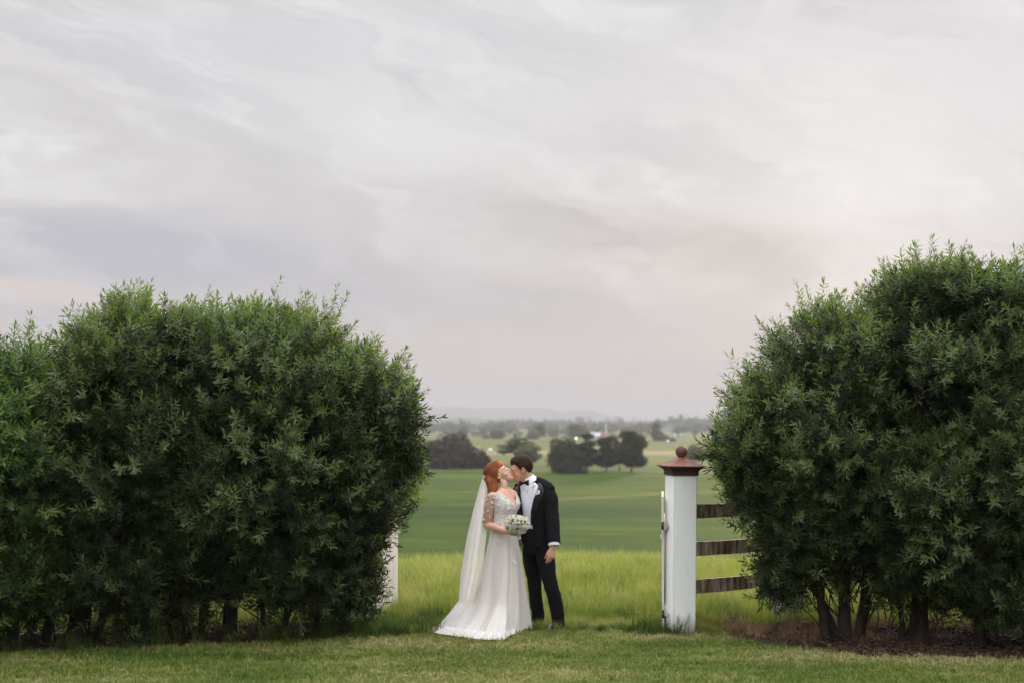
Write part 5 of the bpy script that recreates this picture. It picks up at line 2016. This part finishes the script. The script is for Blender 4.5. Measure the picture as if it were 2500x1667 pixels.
# her left forearm comes up between them, the hand resting on his lapel
fa0 = at(1262, 1225, 15.16)
fa1 = at(1243, 1193, 15.03)
g.tube([eL, fa0, fa0.lerp(fa1, 0.5), fa1], [0.036, 0.032, 0.028, 0.022], 12, 3)
hand_geo(g, fa1, (0.62, -0.42, -0.62), (0.2, -0.75, 0.60), (0.45, -0.2, 0.85), 0.74, (0.22, 0.25, 0.28, 0.32), 0.07, 0.3)
fuse(g, 'body', M_skin, bride, 0.0044, 4, 0.5)
for y in (-1, 1):
    G().tube([bT(0.0835, y * 0.018, 0.0055), bT(0.0865, y * 0.030, 0.0005), bT(0.0785, y * 0.046, 0.004)], [0.0014, 0.0026, 0.0016], 6, 3).build('eyelashes', M_lash, bride)
    G().tube([bT(0.089, y * 0.015, 0.033), bT(0.087, y * 0.031, 0.040), bT(0.071, y * 0.049, 0.035)], [0.0022, 0.0028, 0.0014], 6, 3).build('eyebrow', M_brow, bride)
gl_ = G()
gl_.ell(bT(0.0905, 0, -0.0515), (0.0115, 0.019, 0.0052), bMM, 12, 8)
gl_.ell(bT(0.0875, 0, -0.0630), (0.0120, 0.017, 0.0065), bMM, 12, 8)
gl_.build('lips', M_lip, bride)
ge = G()
e0 = bT(0.002, -0.083, -0.034)
ge.ell(e0, 0.005)
ge.ell(e0 - Vector((0, 0, 0.017)), 0.0085)
ge.build('pearl_earring', M_pearl, bride)


def line_b(p):
    if p.x > 0.03:
        return 0.062 - 0.12 * (p.x - 0.03)
    if p.x > -0.004:
        return 0.004 + (p.x + 0.004) * 1.7
    return max(-0.06, 0.004 + (p.x + 0.004) * 3.5)


def mask_b(p):
    return min(1.0, max(0.0, (p.z - line_b(p)) / 0.006 + 0.5))


def lift_b(p):
    e = min(1.0, max(0.0, (p.z - line_b(p)) / 0.03))
    return 0.004 + e * (0.008 + 0.018 * max(0, min(1, (p.z - 0.03) / 0.07)) + 0.014 * max(0, min(1, -p.x / 0.08)))


hb = hair_cap(BO, BH, bs, mask_b, lift_b, 'hair', M_red, bride, 9)
# gathered at the back, then falling behind the shoulder
gather = bT(-0.118, -0.01, 0.005)
g = G()
fall = [bT(-0.085, -0.02, 0.01), at(1196, 1166, 14.97), at(1201, 1178, 14.96), at(1203, 1192, 14.93), at(1199, 1208, 14.92), at(1194, 1217, 14.93)]
g.tube(fall, [0.046, 0.056, 0.050, 0.040, 0.026, 0.008], 18, 4, True, 1.0, (0, 1, 0))
fh = g.build('hair_fall', M_red, hb)
fh.data.shade_smooth()
g = G()


def ribbon(g, pts, w0, nrm_c, mat=None):
    V, F = [], []
    n = len(pts)
    for i, p in enumerate(pts):
        d = (pts[min(i + 1, n - 1)] - pts[max(i - 1, 0)]).normalized()
        o_ = (p - nrm_c).normalized()
        s_ = d.cross(o_).normalized() * w0 * math.sin(math.pi * (0.12 + 0.84 * i / (n - 1)))
        V += [p - s_, p + o_ * w0 * 0.35, p + s_]
    for i in range(n - 1):
        a = i * 3
        F += [(a, a + 1, a + 4, a + 3), (a + 1, a + 2, a + 5, a + 4)]
    g.add(V, F)


for i in range(340):
    # swept back over the skull from the hairline to the gather
    a = hr.uniform(-1.75, 1.75)
    st_ = Vector((0.066 - 0.055 * abs(a) / 1.75 + hr.uniform(-0.05, 0.01), 0.076 * math.sin(a), 0.0))
    q = Vector((hr.uniform(0.0, 0.75), math.sin(a), math.cos(a) * 1.0))
    q.normalize()
    pts = []
    q2 = Vector((-0.98, -0.12, -0.15)).normalized()
    for k in range(8):
        t = k / 7
        qq = (q * (1 - t) + q2 * t + Vector((0, 0, 0.12 * math.sin(math.pi * t)))).normalized()
        p = Vector((-0.014 + 0.100 * qq.x, 0.076 * qq.y, 0.032 + 0.088 * qq.z))
        if mask_b(p) < 0.5:
            pts = []
            break
        r = 1 + (lift_b(p) + 0.002 + 0.004 * hr.random()) / 0.09
        p = Vector((-0.014 + 0.100 * qq.x * r, 0.076 * qq.y * r, 0.032 + 0.088 * qq.z * r))
        pts.append(BO + BH @ (p * bs))
    if len(pts) == 8:
        ribbon(g, pts, 0.0038, BO)
fc = [Vector(p) for p in fall]
for i in range(420):
    a = hr.uniform(0, 6.28)
    pts = []
    wv = hr.uniform(0, 6.28)
    for k in range(len(fc)):
        rr = (0.048, 0.060, 0.056, 0.047, 0.034, 0.022)[k] * hr.uniform(0.97, 1.07)
        pts.append(fc[k] + Vector((math.cos(a) * rr, math.sin(a) * rr, 0)) + Vector((0.006 * math.sin(wv + k * 1.6), 0, hr.uniform(-0.02, 0.0) if k == 5 else 0)))
    ribbon(g, pts, 0.0045, fc[2] + (pts[2] - fc[2]) * -2)
hs = g.build('hair_strands', M_red, hb, True)
hs['kind'] = 'stuff'
# comb
G().tube([bT(-0.125, -0.045, 0.02), bT(-0.140, -0.01, 0.015), bT(-0.130, 0.03, 0.02)], [0.006, 0.008, 0.006], 8, 3).build('veil_comb', M_pearl, bride)

# --- gown
dress = empty('dress', (0, 0, 0), None, None)
bpy.data.objects.remove(dress)
wc = bp(1231, 1276)
WZ = wc.z
hem_c = Vector((gx(1205, 14.9), 14.92, 0.0))
NS, NT_ = 220, 60
# hem outline (world xy) round the hem centre: right, front, train, left, back
hem_pts = [(0, gx(1296, 15.0), 15.0), (35, gx(1285, 15.3), 15.35), (80, gx(1225, 15.5), 15.5), (125, gx(1150, 15.45), 15.45), (160, gx(1105, 15.2), 15.2), (190, gx(1068, 14.85), 14.85), (212, gx(1080, 14.55), 14.60), (235, gx(1120, 14.45), 14.45), (262, gx(1180, 14.25), 14.22), (285, gx(1232, 14.2), 14.22), (305, gx(1244, 14.5), 14.52), (330, gx(1272, 14.75), 14.75), (360, gx(1296, 15.0), 15.0)]
ha = [h[0] for h in hem_pts]


def hem(aa):
    return Vector((float(np.interp(aa, ha, [h[1] for h in hem_pts])), float(np.interp(aa, ha, [h[2] for h in hem_pts])), 0))


V, F = [], []
for k in range(NT_ + 1):
    t = k / NT_
    for i in range(NS):
        deg = 360 * i / NS
        a = math.radians(deg)
        hp = (hem(deg - 4) + hem(deg) * 2 + hem((deg + 4) % 360)) / 4 if 4 < deg < 356 else hem(deg)
        # waist point in the same direction
        d = Vector((math.cos(a), math.sin(a), 0))
        rw = 0.112
        wp = wc + d * rw
        train = max(0.0, min(1.0, ((hp - Vector((wc.x, wc.y, 0))).length - 0.38) / 0.5))
        hemd = (hp - Vector((wc.x, wc.y, 0)))
        base_r = min(hemd.length, 0.31 + 0.12 * train)
        rbell = rw + (base_r - rw) * (0.62 * t ** 0.80 + 0.38 * t ** 1.6)
        ext = (hemd.length - base_r) * max(0, (t - 0.62) / 0.38) ** 2.3
        dirh = hemd.normalized()
        dd = (d * (1 - t) + dirh * t).normalized()
        an_ = a + 0.30 * mnoise.noise(Vector((math.cos(a) * 1.5, math.sin(a) * 1.5, t * 1.3)))
        fold = (math.sin(an_ * 8 + 1.0 + 0.8 * math.sin(t * 3)) * 0.45 + math.sin(an_ * 15 + 2.2 + 1.8 * t) * 0.22 * (1 - 0.4 * t) + math.sin(an_ * 29 + 0.4) * 0.16 * (1 - t) + math.sin(a * 5 + 2) * 0.35)
        amp = 0.004 + 0.026 * t ** 0.8
        r = rbell + ext + fold * amp
        z = WZ * (1 - t) + 0.012
        # train lies on the grass: height falls early there, with soft billows
        zt = WZ * (1 - t) * (1 - 0.0 * train)
        if t > 0.7:
            u_ = (t - 0.7) / 0.3
            bil = (0.5 + 0.5 * math.sin(a * 13 + 6 * t)) * 0.035 * train * math.sin(math.pi * min(1, u_ * 0.93))
            z = max(0.015, WZ * (1 - t)) + bil
            z += 0.016 * (1 + math.sin(a * 43 + 1)) * u_ ** 4
        p = Vector((wc.x, wc.y, 0)) + dd * r
        p.z = z
        V.append(p)
for k in range(NT_):
    for i in range(NS):
        j = (i + 1) % NS
        F.append((k * NS + i, (k + 1) * NS + i, (k + 1) * NS + j, k * NS + j))
dress = mesh_obj('dress', V, F, M_dress, bride, True)
# ruffled under-hem that lies on the grass in front
V, F = [], []
n2 = 260
for k in range(5):
    for i in range(n2 + 1):
        deg = 168 + (318 - 168) * i / n2
        hp = hem(deg)
        dirh = (hp - Vector((wc.x, wc.y, 0))).normalized()
        rr = (hp - Vector((wc.x, wc.y, 0))).length
        wv = math.sin(math.radians(deg) * 37) * 0.5 + math.sin(math.radians(deg) * 71 + 1) * 0.35 + 0.5 * mnoise.noise(Vector((deg * 0.09, 3, k * 0.3)))
        rad = rr - 0.10 + k * 0.035 + wv * 0.010 * k
        z = (0.085, 0.085, 0.072, 0.054, 0.030)[k] + 0.011 * wv * (1 if k else 0)
        p = Vector((wc.x, wc.y, 0)) + dirh * rad
        p.z = max(0.022, z)
        V.append(p)
for k in range(4):
    for i in range(n2):
        a = k * (n2 + 1) + i
        F.append((a, a + 1, a + n2 + 2, a + n2 + 1))
mesh_obj('hem_ruffle', V, F, M_dress, dress, True)
# bodice
V, F = [], []
bod = [(bp(1231, 1279), 0.120, 0.095), (bp(1231, 1266), 0.119, 0.093), (bp(1232, 1252), 0.126, 0.102), (bp(1234, 1240), 0.143, 0.124), (bp(1235, 1229), 0.153, 0.135), (bp(1233, 1218), 0.156, 0.118), (bp(1231, 1208), 0.157, 0.098), (bp(1230, 1202), 0.152, 0.082)]
ns = 60
rows = []
for i in range(len(bod) - 1):
    for k in range(5):
        t = k / 5
        a, b = bod[i], bod[i + 1]
        rows.append((a[0].lerp(b[0], t), a[1] + (b[1] - a[1]) * t, a[2] + (b[2] - a[2]) * t))
rows.append(bod[-1])
nr_ = len(rows)
brng = np.random.default_rng(4)
surf = []
for k, (c_, hw, hd) in enumerate(rows):
    for i in range(ns):
        a = 2 * math.pi * i / ns
        p = c_ + bf * math.cos(a) * hd + br * math.sin(a) * hw
        nn = (bf * math.cos(a) / hd + br * math.sin(a) / hw).normalized()
        if 9 < k < 26:
            pass
        V.append(p + nn * 0.004)
        surf.append((p, nn, k / (nr_ - 1), a))
keep = []
for k in range(nr_ - 1):
    for i in range(ns):
        j = (i + 1) % ns
        a = 2 * math.pi * (i + 0.5) / ns
        a = a if a < math.pi else a - 2 * math.pi
        tt = (k + 0.5) / (nr_ - 1)
        # V neck: open at the front above the bust; low back
        vlim = 0.54 + 0.62 * max(0, abs(a) - 0.04)
        if tt > vlim and abs(a) < 0.85:
            continue
        F.append((k * ns + i, k * ns + j, (k + 1) * ns + j, (k + 1) * ns + i))
bodice = mesh_obj('bodice', V, F, M_band, dress, True)
md = bodice.modifiers.new('thick', 'SOLIDIFY')
md.thickness = 0.003


def blossom(c, nn, r, rng, g):
    nn = Vector(nn).normalized()
    u = nn.cross(Vector((0.2, 0.3, 0.9))).normalized()
    v = nn.cross(u)
    a0 = rng.uniform(0, 6)
    for i in range(5):
        a = a0 + i * 1.2566
        o_ = u * math.cos(a) + v * math.sin(a)
        t_ = nn.cross(o_)
        g.add([c, c + o_ * r * 0.55 + t_ * r * 0.52 + nn * r * 0.22, c + o_ * r * 0.95 + t_ * r * 0.2 + nn * r * 0.28, c + o_ * r * 0.95 - t_ * r * 0.2 + nn * r * 0.28, c + o_ * r * 0.55 - t_ * r * 0.52 + nn * r * 0.22], [(0, 1, 2, 3, 4)])
    g.ell(c + nn * r * 0.15, r * 0.2, None, 6, 4)


g = G()
for i in range(1300):
    p, nn, tt, a = surf[int(brng.integers(0, len(surf)))]
    a = a if a < math.pi else a - 2 * math.pi
    if tt < 0.22 and brng.random() < 0.75:
        continue
    vlim = 0.54 + 0.60 * max(0, abs(a) - 0.04)
    if tt > vlim and abs(a) < 1.0:
        continue
    blossom(p + nn * 0.006 + Vector(brng.normal(0, 0.003, 3)), nn + Vector(brng.normal(0, 0.25, 3)), brng.uniform(0.006, 0.0115), brng, g)
lc = g.build('bodice_lace', M_lace, dress, False)
lc['kind'] = 'stuff'
# sheer sleeves with single flowers
M_sheer = cloth('sheer sleeve', (0.62, 0.44, 0.36), (0.60, 0.42, 0.34), 0.1, 0.85, 5)
g = G()
g.tube([sR + Vector((0, 0, 0.01)), sR.lerp(eR, 0.35) + Vector((-0.006, 0, 0)), sR.lerp(eR, 0.7), eR.lerp(sR, 0.08)], [0.055, 0.0585, 0.0545, 0.049], 18, 4, False)
g.build('sheer_sleeve', M_sheer, dress)
spots = [(1193, 1207, 5), (1200, 1204, 6), (1205, 1205, 6), (1208, 1214, 6.5), (1213, 1207, 6.5), (1211, 1216, 6), (1190.5, 1218, 5), (1201.5, 1225, 7.5), (1190.5, 1229, 5), (1186, 1234, 6.5), (1200, 1237, 5.5), (1191.5, 1244.5, 7), (1207, 1235.5, 6.5), (1182.8, 1249.5, 5.5), (1196, 1260.5, 5.5), (1181.7, 1267, 6.5), (1204, 1212, 5)]
for px, py, d_ in spots:
    t = min(1, max(0, (py - 1207) / 72))
    c_ = sR.lerp(eR, t)
    r_ = 0.059 - 0.008 * t
    tx = at(px, py, 14.86)
    off = max(-0.95, min(0.95, (tx.x - c_.x) / r_))
    yy2 = -math.sqrt(1 - off * off)
    p = Vector((c_.x + off * r_, c_.y + yy2 * r_, tx.z))
    g = G()
    blossom(p, (off, yy2, 0.1), d_ / 231.5 * 0.46, brng, g)
    g.build('flower_applique', M_lace, dress, False)
# scattered flowers on the skirt
for px, py, tz in [(1213, 1318, .9), (1218, 1321, 1.), (1238, 1312, 1.), (1246, 1314, .8), (1226, 1340, .8), (1237, 1338, .8), (1260, 1336, .9), (1267, 1356, .8), (1186, 1340, .8), (1254, 1370, 1.1), (1259, 1374, .9), (1207, 1336, .8)]:
    t = (1 - (at(px, py, 14.7).z) / WZ)
    rr = 0.112 + (0.38 - 0.112) * (0.62 * t ** 0.8 + 0.38 * t ** 1.6) + 0.010
    tx = at(px, py, 14.75).x
    off = max(-0.9, min(0.9, (tx - wc.x) / rr))
    p = Vector((wc.x + off * rr, wc.y - math.sqrt(1 - off * off) * rr, at(px, py, 14.75).z))
    g = G()
    blossom(p, (off, -math.sqrt(1 - off * off), 0.2), 0.014 * tz, brng, g)
    g.build('flower_applique', M_lace, dress, False)
# waistband
g = G()
g.loft([bsec(bp(1231, 1279), 0.124, 0.099), bsec(bp(1231, 1272), 0.1235, 0.098), bsec(bp(1231, 1264), 0.124, 0.099)], 36, False)
g.build('waistband', M_band, dress)

# --- veil
ctr = [(0.0, 1189, 1157, 14.99), (0.10, 1185, 1180, 15.03), (0.30, 1180, 1245, 15.08), (0.50, 1172, 1310, 15.10), (0.72, 1160, 1400, 15.12), (0.88, 1145, 1465, 15.10), (0.95, 1128, 1498, 15.02), (1.0, 1115, 1520, 14.96)]
rad_t = [0.0, 0.10, 0.30, 0.50, 0.72, 0.88, 0.95, 1.0]
lft = [1182, 1173, 1156, 1141, 1126, 1121, 1096, 1077]
V, F = [], []
nv_, nu_ = 90, 90
ct = [c_[0] for c_ in ctr]
for k in range(nv_ + 1):
    t = k / nv_
    px = float(np.interp(t, ct, [c_[1] for c_ in ctr]))
    py = float(np.interp(t, ct, [c_[2] for c_ in ctr]))
    Yv = float(np.interp(t, ct, [c_[3] for c_ in ctr]))
    c_ = at(px, py, Yv)
    lx = float(np.interp(t, rad_t, lft))
    r = (px - lx) / FOC * Yv
    ryv = 0.030 + 0.30 * t ** 0.8
    for i in range(nu_ + 1):
        s_ = i / nu_
        # from the near side round behind her back to the far side
        a = math.radians(-62 - 205 * s_)
        fold = math.sin(s_ * 34 + 1.1 * math.sin(t * 2.5)) * 0.5 + math.sin(s_ * 61 + 0.7 + t) * 0.28 + 0.5 * math.sin(s_ * 13 + 2)
        rr = 1 + fold * (0.03 + 0.045 * t)
        p = Vector((c_.x + math.cos(a) * r * rr * 1.0, c_.y + math.sin(a) * ryv * rr, c_.z))
        p.z = max(0.03 + 0.02 * math.sin(s_ * 40), p.z)
        V.append(p)
for k in range(nv_):
    for i in range(nu_):
        a = k * (nu_ + 1) + i
        F.append((a, a + 1, a + nu_ + 2, a + nu_ + 1))
mesh_obj('veil', V, F, M_veil, bride, True)

# ================================================================== bouquet
bq = empty('bouquet', at(1262, 1300, 14.66), 'round bouquet of white roses held in front of the ivory gown', 'bouquet')
bc = at(1262, 1279, 14.66)
RX, RZ = 0.122, 0.092
brn = np.random.default_rng(14)
cand = []
for i in range(2500):
    q = Vector(brn.normal(size=3)).normalized()
    if q.y > 0.45:
        continue
    p = Vector((bc.x + q.x * RX, bc.y + q.y * 0.10, bc.z + q.z * RZ))
    if all((p - c_).length > 0.0255 for c_, _, _ in cand):
        cand.append((p + q * brn.uniform(-0.008, 0.008), q, brn.uniform(0.0155, 0.023)))
for p, q, r in cand:
    g = G()
    rose_geo(g, p, r, (q.x, q.y, q.z + 0.15), brn)
    g.build('rose', M_petal, bq)
g = G()
g.ell(bc, (RX * 0.82, 0.075, RZ * 0.82), None, 16, 10)
for i in range(90):
    q = Vector(brn.normal(size=3)).normalized()
    p = Vector((bc.x + q.x * RX * 0.92, bc.y + q.y * 0.09, bc.z + q.z * RZ * 0.92))
    t_ = q.cross(Vector(brn.normal(size=3))).normalized()
    b2 = q.cross(t_)
    L = brn.uniform(0.018, 0.034)
    d = (q + t_ * brn.uniform(-.6, .6)).normalized()
    g.add([p, p + d * L * 0.5 + b2 * 0.007, p + d * L, p + d * L * 0.5 - b2 * 0.007], [(0, 1, 2, 3)])
lv = g.build('greenery', M_green, bq, False)
lv['kind'] = 'stuff'
for px, py in ((1260, 1258), (1251, 1269), (1237, 1291), (1281, 1270), (1240, 1288), (1263, 1287)):
    p = at(px, py, 14.665)
    off = Vector((p.x - bc.x, 0, p.z - bc.z))
    ky = math.sqrt(max(0.05, 1 - (off.x / RX) ** 2 - (off.z / RZ) ** 2))
    G().ell(Vector((p.x, bc.y - 0.10 * ky - 0.008, p.z)), 0.012).build('thistle', M_berry, bq)
s0, s1, s2 = at(1264, 1297, 14.70), at(1268, 1312, 14.70), at(1276, 1336, 14.72)
G().tube([s0, s1, at(1270.5, 1315, 14.70)], [0.017, 0.017, 0.017], 14, 2, False).build('ribbon_wrap', M_band, bq)
g = G()
for i in range(9):
    o_ = Vector((brn.normal(0, 0.008), brn.normal(0, 0.008), 0))
    g.tube([s1 + o_ * 0.6, s2 + o_ * 1.6 + Vector((0, 0, brn.uniform(-0.02, 0.02)))], [0.0038, 0.0034], 6, 1)
g.build('stems', M_green, bq)
